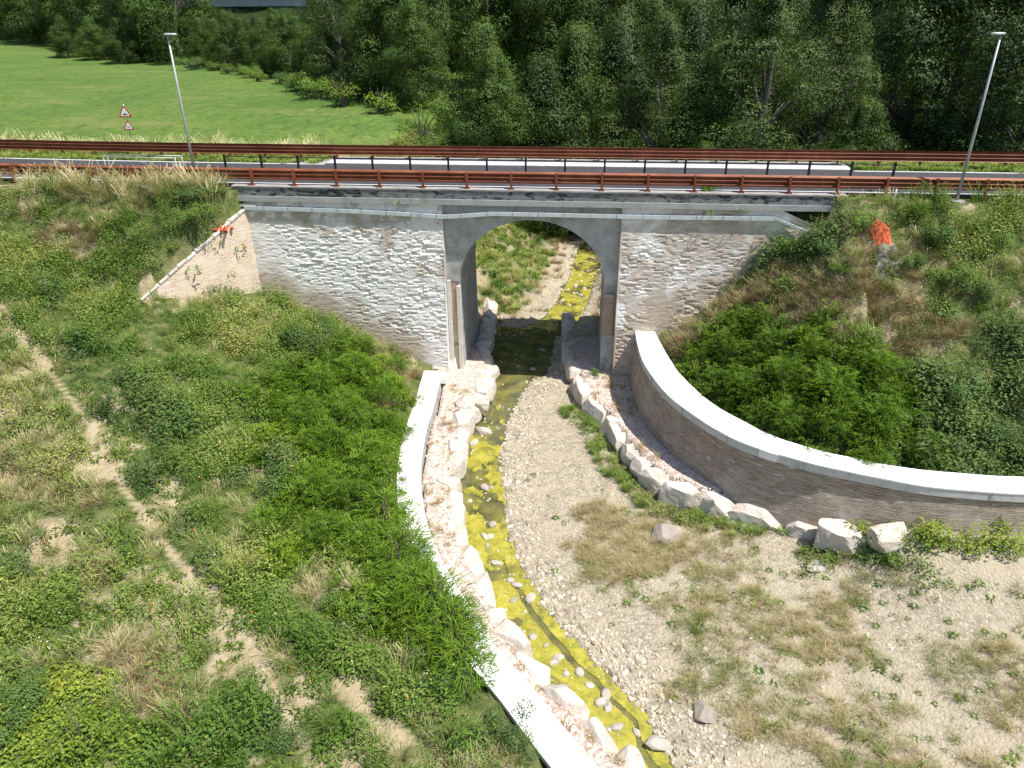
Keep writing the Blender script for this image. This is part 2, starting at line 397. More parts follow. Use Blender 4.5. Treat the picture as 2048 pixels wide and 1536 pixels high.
M_VIADUCT = build_concrete('viaduct_concrete', (.30, .30, .30), (.36, .36, .36), (.42, .42, .42))
M_ASPH = m_simple('asphalt', (.045, .044, .048), .9, 0, .3, 3, .3)
M_WHITE = m_simple('white_paint', (.78, .78, .78), .6, 0, .08, 8)
M_YELLOW = m_simple('yellow_paint', (.70, .38, .03), .6, 0, .15, 8)
M_STEEL = m_simple('galvanised_steel', (.40, .42, .42), .5, .4, .15, 4)
M_PIPE = m_simple('grey_conduit', (.55, .60, .61), .5, .1, .12, 3)
M_BLACK = m_simple('dark_painted_steel', (.022, .020, .022), .5, .2, .3, 4)
M_RED = m_simple('red_sign_paint', (.45, .02, .03), .5, 0, .1, 4)
M_BLK = m_simple('black_sign_paint', (.01, .01, .012), .5, 0, .1, 4)
M_ORANGE = m_simple('orange_netting', (.85, .13, .05), .7, 0, .35, 12)
M_TARP = m_simple('grey_fabric', (.28, .28, .28), .9, 0, .45, 7, .5)
M_LAMP = m_simple('lamp_housing', (.55, .58, .58), .4, .3, .1, 4)
M_LENS = m_simple('lamp_lens', (.10, .18, .17), .25, 0, .1, 4)
M_BARK = m_simple('bark', (.14, .12, .09), .95, 0, .45, 5, .6)
M_PALEBARK = m_simple('pale_bark', (.17, .155, .13), .95, 0, .35, 4, .5)
def build_rust():
    m, n, b = mat('corten_steel')
    c = ramp(n, noise(n, 1.3, 7, .65), [(.3, (.15, .040, .016)), (.5, (.215, .062, .024)), (.72, (.30, .10, .04))])
    c = mixc(n, thr(n, noise(n, 9, 5, .7, mapped(n, (.3, .3, 1))), .5, .8), c, (.16, .035, .016))
    n.links.new(c, b.inputs['Base Color']); b.inputs['Roughness'].default_value = .6; b.inputs['Metallic'].default_value = .1
    return m
M_RUST = build_rust()
def build_rock(name, a, c_, d, orange=.60):
    m, n, b = mat(name)
    tc = N(n, 'ShaderNodeTexCoord').outputs['Object']
    oi = N(n, 'ShaderNodeObjectInfo').outputs['Random']
    ad = N(n, 'ShaderNodeVectorMath', operation='ADD'); n.links.new(N(n, 'ShaderNodeNewGeometry').outputs['Position'], ad.inputs[0])
    c = ramp(n, noise(n, 1.4, 8, .65), [(.3, a), (.5, c_), (.7, d)])
    c = mixc(n, thr(n, noise(n, .9, 6, .7, None, .8), orange, orange+.1), c, (.62, .33, .18))
    c = mixc(n, thr(n, noise(n, 4, 6, .8), .55, .75), c, tuple(x*.72 for x in a))
    c = mixc(n, oi, c, mixc(n, .28, c, (.78, .70, .61)))
    n.links.new(c, b.inputs['Base Color']); b.inputs['Roughness'].default_value = .9
    bump(n, b, noise(n, 5, 9, .75), .9, .09); return m
M_ROCK = build_rock('pinkish_limestone', (.46, .38, .31), (.60, .53, .46), (.72, .67, .61), .60)
M_STONE = build_rock('river_stone', (.28, .25, .20), (.41, .37, .31), (.56, .52, .46), .95)
M_COBBLE = build_rock('tan_cobble', (.19, .155, .12), (.27, .225, .175), (.36, .31, .25), .95)
M_PEBBLE = None
def build_pebble():
    m, n, b = mat('pebbles')
    c = ramp(n, attr(n, 'tint'), [(0, (.25, .21, .155)), (.4, (.41, .355, .27)), (.7, (.52, .46, .365)), (1, (.64, .585, .49))])
    c = mixc(n, attr(n, 'pink'), c, ramp(n, attr(n, 'tint'), [(0, (.40, .26, .19)), (.5, (.62, .50, .42)), (1, (.78, .72, .66))]))
    n.links.new(c, b.inputs['Base Color']); b.inputs['Roughness'].default_value = .9; return m
M_PEBBLE = build_pebble()
def build_water():
    m, n, b = mat('stream_water')
    c = ramp(n, noise(n, 1.3, 6, .6), [(.3, (.055, .060, .030)), (.42, (.095, .095, .038)), (.54, (.15, .14, .045)), (.66, (.22, .20, .05))])
    n.links.new(c, b.inputs['Base Color']); b.inputs['Roughness'].default_value = .06
    bump(n, b, noise(n, 6, 3, .5), .12, .02); return m
M_WATER = build_water()
def build_algae():
    m, n, b = mat('algae')
    c = ramp(n, noise(n, 1.6, 8, .7), [(.30, (.13, .14, .012)), (.42, (.27, .25, .025)), (.55, (.38, .34, .04)), (.66, (.46, .40, .07)), (.78, (.46, .40, .13))])
    c = mixc(n, thr(n, noise(n, 5, 7, .8, None, 1), .50, .68), c, (.15, .165, .02))
    c = mixc(n, thr(n, noise(n, .8, 6, .7, None, .6), .50, .64), c, (.16, .15, .03))
    n.links.new(c, b.inputs['Base Color']); b.inputs['Roughness'].default_value = .55
    bump(n, b, noise(n, 9, 6, .7), .6, .04); return m
M_ALGAE = build_algae()

G_WEED = m_leaf('weed_leaves', [(0, (.062, .128, .018)), (.35, (.105, .198, .028)), (.62, (.165, .265, .038)), (.82, (.24, .315, .062)), (1, (.38, .38, .11))])
G_BRIGHT = m_leaf('locust_leaves', [(0, (.050, .110, .007)), (.4, (.10, .195, .012)), (.75, (.175, .29, .02)), (1, (.29, .38, .032))], .36)
G_DARK = m_leaf('dark_shrub_leaves', [(0, (.045, .092, .022)), (.5, (.085, .155, .036)), (1, (.16, .235, .06))])
G_YELLOW = m_leaf('yellow_green_leaves', [(0, (.05, .10, .012)), (.4, (.11, .19, .02)), (.8, (.23, .29, .03)), (1, (.35, .36, .05))], .3)
G_STRAW = m_leaf('dry_straw', [(0, (.20, .22, .06)), (.35, (.36, .34, .13)), (.7, (.52, .46, .22)), (1, (.64, .57, .34))], .2)
G_BROWN = m_leaf('brown_grass', [(0, (.19, .13, .06)), (.5, (.36, .26, .13)), (1, (.50, .40, .22))], .15)
G_OLIVE = m_leaf('olive_grass', [(0, (.13, .16, .045)), (.45, (.24, .25, .08)), (1, (.42, .36, .17))], .2)
G_FIELD = m_leaf('meadow_grass', [(0, (.06, .15, .03)), (.5, (.11, .22, .05)), (1, (.20, .28, .08))], .2)
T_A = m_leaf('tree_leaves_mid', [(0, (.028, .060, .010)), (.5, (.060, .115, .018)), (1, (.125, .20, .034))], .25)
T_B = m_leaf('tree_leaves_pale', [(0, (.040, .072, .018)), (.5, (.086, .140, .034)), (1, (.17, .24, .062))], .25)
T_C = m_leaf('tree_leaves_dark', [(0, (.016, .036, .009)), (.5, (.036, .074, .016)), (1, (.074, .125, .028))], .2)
# ------------------------------------------------------------------ ground cover plan: what grows where (letters name plant kinds)
CMAP = {5: 'ssssss................wwwwxxxxxx', 6: 'wswsww....................wwswxw', 7: 'wbbsww..................WWsbwsww', 8: 'wwswwss................wsbbbswws',
 9: 'wWwwwwswwsw..........sbbbbbbbwws', 10: 'swwwwwwwwwws........sbqqqqbwbbww', 11: 'ssWwwwwwwqqqb........wqqqqqqbWWW', 12: 'sseWwwwwwqqqb.........qqqqqqWWWW',
 13: 'ssseWwwwqqqqe.........qqqqqqWWWW', 14: 'bsseWwwwwqqqw..ggggm......qqWWWW', 15: 'sbsseWwwwqqqq..ggggmbb....qqWWWW', 16: 'sseesWwwwqqqqw.gggbbbtt..wbWWWWW', 17: 'wseeswWwwqqqqq..gggbbtbmtwwmwyWW',
 18: 'wwbeweewwswqqqq.gggmttmemmtttmmt', 19: 'wwwweswewwwqqqq..gggmttmmmmmmmmm', 20: 'wwsbssweswwwqqw...gggttmmmmmmmmm', 21: 'wyssbswwewewww....gggmttmmmmmmmm', 22: 'yyywyswwewwwews....ggggttmtmtmmm', 23: 'yyyyyywwwweewws.....ggggmmtttmmm'}
def celltype(x, y, z, jit=1.0):
    px, py = proj(np.stack([x, y, z], -1))
    if jit: 
        px = px+jit*150*(fbm(np.asarray(x)*.9, np.asarray(y)*.9, 41, 3)-.5)*2; py = py+jit*90*(fbm(np.asarray(x)*.9, np.asarray(y)*.9, 43, 3)-.5)*2
    ci = np.clip((px//64).astype(int), 0, 31); ri = np.clip((py//64).astype(int), 5, 23)
    tab = np.array([[ord(c) for c in CMAP[r]] for r in range(5, 24)])
    return tab[ri-5, ci]
def isin(t, s): return np.isin(t, [ord(c) for c in s])

# ------------------------------------------------------------------ the ground, one sheet to the horizon
def axis(lo, hi, step, far_lo, far_hi):
    a = list(np.arange(lo, hi+1e-6, step)); s = step
    while a[-1] < far_hi: s *= 1.07; a.append(a[-1]+s)
    s = step
    while a[0] > far_lo: s *= 1.07; a.insert(0, a[0]-s)
    return np.array(a)
gx = axis(-21, 22, .17, -700, 700); gy = axis(8, 58, .17, 0, 900)
GX, GY = np.meshgrid(gx, gy); GZ = height(GX, GY)
nx, ny = len(gx), len(gy)
idx = np.arange(nx*ny).reshape(ny, nx)
GF = np.stack([idx[:-1, :-1], idx[:-1, 1:], idx[1:, 1:], idx[1:, :-1]], -1).reshape(-1, 4)
gu, gv = UV(GX, GY)
g_in = inpoly(GX, GY, CHAN) & (gv < 5.2); g_st = inpoly(GX, GY, STREAM); g_ds = np.where(g_st, 0, pdist(GX, GY, STREAM, True))
a_grav = np.where(g_in | g_st, 1.0, 0)
nz = fbm(GX*.8, GY*.8, 5, 4)
a_grav = np.maximum(a_grav, ((gv > 5.2) & (GY < 62))*sstep(2.6, 1.2, g_ds+3*(nz-.5)))
a_pink = (inpoly(GX, GY, TL) | inpoly(GX, GY, TR)).astype(float)
ct = celltype(GX, GY, GZ)
a_soil = np.where(isin(ct, 'esbm'), 1.0, 0.0)*(gv < 0)*sstep(.42, .58, nz+.03*isin(ct, 'e'))
pth = pdist(GX, GY, PATH)
a_soil = np.maximum(a_soil, ((pth < .20+.6*(nz-.5)) | (pdist(GX, GY, BARE) < .38+.8*(nz-.5)))*1.0)
rbk = (gv > 7) & (GY < 60) & (g_ds < 12) & (GX < 12)
a_soil = np.maximum(a_soil, rbk*sstep(.45, .55, nz)*.9)
sxx = np.interp(GY, [40, 49, 56, 62, 70, 84, 100, 300], [1.2, 5, 6.5, 8, 12, 21, 33, 150])
a_field = ((gv > 7.5) & (GX < sxx) & (GZ > 8.3) & (GY < 225)).astype(float)*sstep(7.5, 9.5, gv+1.5*(nz-.5))
mesh('ground', np.stack([GX, GY, GZ], -1), GF, M_GROUND, None, True,
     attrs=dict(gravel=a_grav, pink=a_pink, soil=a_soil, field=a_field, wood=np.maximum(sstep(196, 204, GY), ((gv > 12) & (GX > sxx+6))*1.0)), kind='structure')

# ------------------------------------------------------------------ stream and algae
wx = np.arange(-2.4, 8.2, .12); wy = np.arange(7, 62, .12)
WX, WY = np.meshgrid(wx, wy); wi = np.arange(WX.size).reshape(WX.shape)
near = (inpoly(WX, WY, STREAM) | (pdist(WX, WY, STREAM, True) < .45))
fq = near[:-1, :-1] & near[1:, 1:] & near[:-1, 1:] & near[1:, :-1]
WF = np.stack([wi[:-1, :-1], wi[:-1, 1:], wi[1:, 1:], wi[1:, :-1]], -1)[fq]
def compact(V, Fq):
    us, inv = np.unique(Fq.ravel(), return_inverse=True); return V[us], inv.reshape(Fq.shape)
V_, F_ = compact(np.stack([WX, WY, 0*WX], -1).reshape(-1, 3), WF)
mesh('stream', V_, F_, M_WATER, None, True, kind='structure')
ax_ = np.arange(-2.2, 7.6, .036); ay_ = np.arange(8, 60, .036)
AX, AY = np.meshgrid(ax_, ay_)
n1 = fbm(AX*1.3, AY*1.0, 61, 5); n2 = fbm(AX*.5, AY*.5, 67, 3)
dR = pdist(AX, AY, STR_R)
th = np.interp(AY, [8, 17.5, 19.5, 22, 25, 28, 29.5, 31, 33.0, 39.8, 40.6, 60], [.25, .29, .38, .41, .44, .42, .47, .60, .9, .9, .44, .44])
mea = .35+.45*(fbm(AY*.55, AY*0, 71, 3)-.2)
wdt = np.interp(AY, [8, 14, 18, 20], [.09, .06, .08, 0])*(.5+fbm(AY*1.5, AY*0+3, 73, 2))
th = th+np.where(np.abs(dR-mea) < wdt, .5, 0)
am = (n1-.12*(n2-.5) > th-np.where(AY < 40, .05*sstep(.5, 0, dR), 0)) & (inpoly(AX, AY, STREAM) | (dR < .12))
am[:, :1] = False
ai = np.arange(AX.size).reshape(AX.shape)
fq = am[:-1, :-1] & am[1:, 1:] & am[:-1, 1:] & am[1:, :-1]
AF = np.stack([ai[:-1, :-1], ai[:-1, 1:], ai[1:, 1:], ai[1:, :-1]], -1)[fq]
AZ = .006+.03*fbm(AX*3, AY*3, 77, 3)*np.clip((n1-th)*8, 0, 1)
V_, F_ = compact(np.stack([AX, AY, AZ], -1).reshape(-1, 3), AF)
mesh('algae', V_, F_, M_ALGAE, None, True, kind='stuff', label='yellow-green algae mats covering the shallow stream', cat='algae')

# ------------------------------------------------------------------ road
def shf(u): return .0017*(u+12)**2 if u < -12 else 0.0
def WR(u, v, z): return W(u, v+shf(u), z)
US = [u_ for u_ in np.arange(-80, 80.1, 2.0)]
def strip(name, u0, u1, v0, v1, z, m, th_=.0, **kw):
    us = [u0]+[u_ for u_ in US if u0 < u_ < u1]+[u1]
    b = MB()
    for i, u_ in enumerate(us):
        b.V += [WR(u_, v0, z-th_), WR(u_, v0, z), WR(u_, v1, z), WR(u_, v1, z-th_)]
        if i:
            q = 4*i; b.F.append((q-3, q+1, q+2, q-2))
            if th_: b.F += [(q-4, q, q+1, q-3), (q-2, q+2, q+3, q-1)]
    return b.obj(name, m, None, **kw)
ZR = 9.87
strip('road', -80, 80, .26, 5.42, ZR, M_ASPH, .12, kind='structure')
strip('road_edge_line', -80, 80, .36, .50, ZR+.005, M_WHITE, kind='structure')
strip('road_edge_line', -80, -11.6, 5.14, 5.28, ZR+.005, M_WHITE, kind='structure')
strip('road_edge_line', 15.0, 80, 5.14, 5.28, ZR+.005, M_WHITE, kind='structure')
for k_ in range(6):
    u_ = 17.4+2.0*k_
    strip('road_dash_line', u_, u_+.95, 2.05, 2.19, ZR+.005, M_YELLOW, kind='structure')

# ------------------------------------------------------------------ the bridge
BR = empty('arch_bridge', W(-.4, 2.6, 0), 'single arch road bridge with whitewashed brick abutments over the stream', 'bridge')
def wall_grid(name, u0, u1, z0, topf, seed, ampf, beigef):
    du, dz = .06, .045
    us = np.arange(u0, u1+1e-6, du); zs = np.arange(z0, 9.17+1e-6, dz)
    U_, Z_ = np.meshgrid(us, zs)
    Z_ = np.minimum(Z_, topf(U_))
    row = np.floor(Z_/.09); cell = np.floor(U_/.26+.5*(row % 2)+.3*vnoise(U_*.3, row*.7, seed))
    r1 = _hash(cell.astype(int)+500, row.astype(int)+90, seed)
    low = fbm(U_*1.1, Z_*2.2, seed+3, 4); slump = fbm(U_*2.6+Z_*.9, Z_*9, seed+9, 3)
    A = ampf(U_, Z_)
    r2 = _hash(cell.astype(int)+1500, row.astype(int)+290, seed+1); r3 = _hash(cell.astype(int)//2+100, row.astype(int)+44, seed+2)
    rec = ((r2 < .05+.34*A*sstep(.40, .62, low)) | (r3 < .16*A*sstep(.38, .6, low)))*(.022+.03*r1)
    D = -rec*sstep(.25, .6, A)+A*(.018*(r1-.5)+.05*(slump-.5)*sstep(.38, .6, low)+.04*(low-.5))+.008*(r1-.5)
    edge = (U_ < u0+.07) | (U_ > u1-.07) | (Z_ > 8.95)
    D = np.where(edge, 0, D)
    Vv = -.085-D-.048*(9.17-Z_)          # the face leans back as it rises
    U_ = np.hstack([U_[:, :1], U_, U_[:, -1:]]); Z_ = np.hstack([Z_[:, :1], Z_, Z_[:, -1:]]); Vv = np.hstack([.3+0*Vv[:, :1], Vv, .3+0*Vv[:, -1:]])
    X = OX+U_*CA+Vv*SA; Y = OY-U_*SA+Vv*CA
    ii = np.arange(U_.size).reshape(U_.shape)
    Fq = np.stack([ii[:-1, :-1], ii[:-1, 1:], ii[1:, 1:], ii[1:, :-1]], -1).reshape(-1, 4)
    o = mesh(name, np.stack([X, Y, Z_], -1), Fq, M_WHITEBRICK, BR, False, attrs=dict(beige=beigef(U_, Z_)))
    return o
def gl_left(u_): return np.interp(u_, [-13.8, -11.7, -9.4, -6.9, -4.5], [5.3, 4.33, 3.07, 1.77, .5])
w1 = wall_grid('abutment_wall', -13.8, -4.4, -.2, lambda u_: 9.17+0*u_, 5,
    lambda u_, z_: .25+.85*sstep(-13.3, -11.5, u_+.9*(z_-6.6)*(z_ < 6.6))*sstep(.4, 1.6, z_-gl_left(u_))*(.5+.5*sstep(8.3, 8.1, z_)),
    lambda u_, z_: np.clip(sstep(1.7, .6, z_-gl_left(u_)+2*(fbm(u_*.8, z_*.8, 8, 3)-.5))*sstep(-4.9, -6, u_)*.9+.75*sstep(8.05, 8.35, z_)*(fbm(u_*1.6, z_*2, 12, 3) > .55), 0, 1))
def gl_right(u_): return np.interp(u_, [3.6, 5.4, 8.6, 10.8, 13], [2, 3.4, 5.8, 7.4, 8.5])
w2 = wall_grid('abutment_wall', 3.67, 12.4, -.2, lambda u_: np.where(u_ > 10.5, 9.17-.42*(u_-10.5), 9.17), 9,
    lambda u_, z_: .25+.65*sstep(.42, .6, fbm(u_*.5, z_*.5, 14, 3)+.15*(z_ < 6.5)),
    lambda u_, z_: np.clip(sstep(1.6, .5, z_-gl_right(u_)+2.4*(fbm(u_*.8, z_*.8, 18, 3)-.5))+.8*sstep(.50, .62, fbm(u_*.6, z_*.5, 19, 4)+.07*(z_ > 6.3)), 0, 1)*.85)
MB().bx(-13.8, -4.4, 0, 1.0, -.3, 9.16).obj('wall_core', M_CONC, BR)
MB().bx(3.67, 10.5, 0, 1.0, -.3, 9.16).obj('wall_core', M_CONC, BR)
# arch ring and spandrel
b = MB(); UC, AA, AB, ZS = -.37, 3.42, 3.0, 5.45
th_s = np.linspace(math.pi, 0, 41)
ar = [(UC+AA*math.cos(t), ZS+AB*math.sin(t)) for t in th_s]
def rib(pts, top, v0, v1):
    for i in range(len(pts)-1):
        (ua, za), (ub, zb) = pts[i], pts[i+1]
        b.add([W(ua, v0, za), W(ub, v0, zb), W(ub, v0, top), W(ua, v0, top)], [(0, 1, 2, 3)])
        b.add([W(ua, v1, za), W(ub, v1, zb), W(ub, v1, top), W(ua, v1, top)], [(3, 2, 1, 0)])
        b.add([W(ua, v0, za), W(ub, v0, zb), W(ub, v1, zb), W(ua, v1, za)], [(0, 3, 2, 1)])
rib(ar, 9.16, .14, 5.3)
b.obj('arch_vault', M_CONC, BR)
b = MB()
b.bx(-4.4, -3.79, .14, 5.3, 5.45, 9.16).obj('spandrel', M_CONC, BR)
MB().bx(3.05, 3.67, .14, 5.3, 5.45, 9.16).obj('spandrel', M_CONC, BR)
MB().bx(-4.4, -3.79, .30, 5.3, -.4, 5.448).obj('pier', M_CONC, BR)
MB().bx(3.05, 3.67, .30, 5.3, -.4, 5.448).obj('pier', M_CONC, BR)
MB().bx(-4.4, -4.24, .02, .298, -.3, 5.5).obj('corner_strip', M_STRIP, BR)
MB().bx(-3.97, -3.792, .10, .298, -.3, 5.2).obj('corner_strip', M_STRIP, BR)
MB().bx(-4.238, -3.972, .20, .298, -.3, 3.6).obj('rendered_panel', M_PANEL, BR)
MB().bx(-4.238, -3.972, .16, .298, 3.6, 5.446).obj('brick_panel', M_PIERBRICK, BR)
MB().bx(3.10, 3.55, .16, .298, 2.9, 5.0).obj('brick_panel', M_PIERBRICK, BR)
MB().bx(3.06, 3.66, .20, .298, -.3, 2.898).obj('rendered_panel', M_CONC, BR)
# dark painted scrawl on the rendered panel
b = MB()
for (a0, a1, z0, z1) in [(-4.20, -4.17, 2.05, 2.25), (-4.22, -4.13, 2.02, 2.05), (-4.10, -4.0, 2.20, 2.24), (-4.10, -4.07, 2.06, 2.2), (-4.07, -4.0, 2.06, 2.09), (-4.02, -3.99, 2.09, 2.20)]:
    b.bx(a0, a1, .192, .2, z0, z1)
b.obj('graffiti', M_BLK, BR)
# deck edge
MB().bx(-14.2, 13.1, -.13, 6.8, 9.20, 9.80).obj('deck_slab', M_CONC, BR)
def wavy(u0, u1, v0, v1, z0, z1, nm, m, sd, n=90):
    b = MB(); us = np.linspace(u0, u1, n)
    for i, u_ in enumerate(us):
        j = .012*(vnoise(u_*1.3, 0, sd)-.5); k_ = .014*(vnoise(u_*2.1, 5, sd)-.5)
        b.V += [W(u_, v0+j, z0+k_), W(u_, v1, z0+k_), W(u_, v1, z1), W(u_, v0+j, z1+k_*.5)]
        if i:
            q = 4*i
            for a_ in range(4): b.F.append((q-4+a_, q-4+(a_+1) % 4, q+(a_+1) % 4, q+a_))
    b.F.append((3, 2, 1, 0)); q = 4*(n-1); b.F.append((q, q+1, q+2, q+3)); return b.obj(nm, m, BR)
wavy(-14.2, 13.1, -.19, -.132, 9.415, 9.80, 'fascia', M_FASCIA, 1)
wavy(-14.22, 12.95, -.25, -.10, 9.17, 9.412, 'ledge', M_LIP, 2)
wavy(-14.22, 13.12, -.22, .26, 9.802, 9.865, 'kerb', M_KERB, 3)
MB().bx(-11.6, 15.0, 5.42, 6.85, 9.78, 9.90).obj('footway_slab', M_SLAB, BR)
MB().bx(-11.6, 14.8, 6.60, 7.0, 9.3, 9.96).obj('rear_kerb', M_KERB, BR)
# wing wall on the left
WG = empty('wing_wall', W(-15.2, -2.2, 4.5), 'triangular beige brick wing wall sloping down left of the bridge', 'wall')
def wing(z_top0, z_top1, zb, off, nm, m, ext=0, bev=0):
    n_ = 24; b = MB()
    for i in range(n_+1):
        t = i/n_; u_ = -13.8-(2.8+ext)*t; v_ = -.02-(4.5+ext)*t; zt = z_top0+(z_top1-z_top0)*t
        nx_, ny_ = .85, -.53
        lean = .07
        b.V += [W(u_+nx_*(off+lean*(zt-zb)*0+.35), v_+ny_*(off+.35), zb), W(u_+nx_*off, v_+ny_*off, zt), W(u_-nx_*.35, v_-ny_*.35, zt), W(u_-nx_*.35, v_-ny_*.35, zb)]
        if i:
            q = 4*i
            for a_ in range(4): b.F.append((q-4+a_, q-4+(a_+1) % 4, q+(a_+1) % 4, q+a_))
    b.F.append((3, 2, 1, 0)); q = 4*n_; b.F.append((q, q+1, q+2, q+3))
    return b.obj(nm, m, WG)
wing(8.78, 5.9, 3.2, .12, 'wall_face', M_WING, .35)
b = MB()
for i in range(13):
    t0, t1 = i/12+.004, (i+1)/12-.004; j = .05*(rng.random()-.5)
    def pt(t, s, dz): return W(-13.8-3.15*t+.85*s, -.02-4.85*t-.53*s, 8.79+(5.91-8.79)*t+dz)
    zt = .09+j*.6
    b.hexa([pt(t0, -.37, 0), pt(t0, .17, 0), pt(t1, .17, 0), pt(t1, -.37, 0), pt(t0, -.37, zt), pt(t0, .17+j, zt), pt(t1, .17+j, zt), pt(t1, -.37, zt)])
b.obj('coping', M_STRIP, WG)
MB().bx(-14.25, -13.2, -.22, -.03, 8.92, 9.05).obj('corner_stone', M_STRIP, WG)

# conduit along the wall
PP = empty('conduit_pipe', W(-13.7, -.12, 8.75), 'pale grey conduit running along the abutments and over the arch', 'pipe')
pl = [W(-13.75, -.19, 8.86), W(-9, -.19, 8.80), W(-6, -.19, 8.70), W(-4.45, -.19, 8.62), W(-3.9, -.19, 8.64), W(-2.1, -.19, 8.80), W(0, -.19, 8.80), W(5, -.19, 8.78), W(10.3, -.19, 8.82)]
def squarepipe(pts, nm, hw=.06, hz=.085):
    b = MB()
    for i, p in enumerate(pts):
        p = np.array(p)
        for dv, dz in ((-hw, -hz), (hw, -hz), (hw, hz), (-hw, hz)): b.V.append(tuple(p+np.array([dv*SA, dv*CA, dz])))
        if i:
            q = 4*i
            for a_ in range(4): b.F.append((q-4+a_, q-4+(a_+1) % 4, q+(a_+1) % 4, q+a_))
    b.F.append((3, 2, 1, 0)); q = 4*(len(pts)-1); b.F.append((q, q+1, q+2, q+3)); return b.obj(nm, M_PIPE, PP)
squarepipe(pl, 'pipe_run')
squarepipe([W(10.3, -.19, 8.82), W(12.1, -.35, 8.12)], 'sloping_pipe', .075, .06)
def pipe_z(u_):
    return np.interp(u_, [-13.75, -9, -6, -4.45, -3.9, -2.1, 0, 5, 10.3], [8.86, 8.8, 8.7, 8.62, 8.64, 8.8, 8.8, 8.78, 8.82])
for u_ in np.arange(-12.8, 10.2, 1.16):
    z_ = float(pipe_z(u_)); MB().bx(u_-.02, u_+.02, -.26, -.08, z_-.10, z_+.095).obj('bracket', M_STEEL, PP)

# ------------------------------------------------------------------ curved retaining walls
def retaining(nm, O, Bk, zt, zb, batter, facem, label, cap_th, over):
    r = empty(nm, (float(O[len(O)//2][0]), float(O[len(O)//2][1]), zb-.3), label, 'wall')
    O = np.array(O); Bk = np.array(Bk); nrm = O-Bk; nrm /= np.linalg.norm(nrm, axis=1)[:, None]
    n_ = len(O); b = MB(); NZ = 7
    for i in range(n_):
        fo = O[i]-nrm[i]*over
        for k_ in range(NZ+1):
            t = k_/NZ; q_ = fo+nrm[i]*batter*(1-t); j = .03*(fbm(np.array(i*.7), np.array(k_*1.3), 21, 2)-.5) if 0 < k_ < NZ else 0
            b.V.append((q_[0]+nrm[i][0]*j, q_[1]+nrm[i][1]*j, zb-.5+(zt-cap_th-zb+.5)*t))
        g = Bk[i]+nrm[i]*.06; b.V.append((g[0], g[1], zt-cap_th)); b.V.append((g[0], g[1], zb-.5))
        m_ = NZ+3
        if i:
            q = m_*i
            for a_ in range(m_): b.F.append((q-m_+a_, q-m_+(a_+1) % m_, q+(a_+1) % m_, q+a_))
    b.F.append(tuple(range(m_-1, -1, -1))); b.F.append(tuple(m_*(n_-1)+a_ for a_ in range(m_)))
    b.obj('wall_face', facem, r)
    b = MB(); c = MB()
    for i in range(n_):
        w_ = .015*(vnoise(i*.8, 3, 31)-.5)
        e = O[i]; f = Bk[i]
        b.V += [(e[0], e[1], zt-.05), (f[0], f[1], zt-.05), (f[0], f[1], zt+w_), (e[0], e[1], zt+w_)]
        e2 = e-nrm[i]*.02
        c.V += [(e2[0], e2[1], zt-cap_th+.002), (f[0], f[1], zt-cap_th+.002), (f[0], f[1], zt-.052), (e2[0], e2[1], zt-.052)]
        if i:
            q = 4*i
            for a_ in range(4):
                b.F.append((q-4+a_, q-4+(a_+1) % 4, q+(a_+1) % 4, q+a_)); c.F.append(b.F[-1])
    for k_ in (b, c): k_.F.append((3, 2, 1, 0)); q = 4*(n_-1); k_.F.append((q, q+1, q+2, q+3))
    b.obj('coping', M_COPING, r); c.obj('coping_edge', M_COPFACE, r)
    j = MB(); L_ = 0; nxt = 2.2
    for i in range(1, n_-1):
        L_ += float(np.linalg.norm(O[i]-O[i-1]))
        if L_ > nxt:
            nxt += 2.9+.5*math.sin(i); d_ = (O[i+1]-O[i]); d_ /= np.linalg.norm(d_)
            a_, e_ = O[i]+nrm[i]*.004, Bk[i]; zt2 = zt+.015*(vnoise(i*.8, 3, 31)-.5)
            cs = [a_-d_*.009, a_+d_*.009, e_+d_*.009, e_-d_*.009]
            j.hexa([(p_[0], p_[1], zt2-.3) for p_ in cs]+[(p_[0], p_[1], float(zt2)+.004) for p_ in cs])
    j.obj('joint_lines', M_CONC, r)
    return r
LWo = LW; LWb = offs(LW, -.90)
RWl = retaining('retaining_wall', RWO, RWB, 3.38, .9, .33, M_CURVED, 'tall curved brick retaining wall with white concrete top, right of the stream', .34, .10)
LWl = retaining('retaining_wall', LWo, LWb, 1.3, .55, .05, M_CONC, 'low curved retaining wall with broad white top, left of the stream', .16, .03)
# chipped joint of the right coping and small block at the start of the left one
b = MB(); b.hexa([(8.55, 21.62, 3.08), (8.80, 21.40, 3.08), (9.05, 21.25, 3.08), (9.10, 21.5, 3.08), (8.55, 21.64, 3.392), (8.78, 21.42, 3.392), (9.08, 21.22, 3.392), (9.10, 21.5, 3.392)])
b.obj('coping_joint', M_COPING, RWl)
b = MB(); b.hexa([(-3.5, 31.6, .95), (-3.15, 31.6, .95), (-3.15, 32.15, .95), (-3.5, 32.15, .95), (-3.5, 31.6, 1.22), (-3.15, 31.6, 1.22), (-3.15, 32.15, 1.22), (-3.5, 32.15, 1.22)])
b.obj('end_block', M_COPING, LWl)

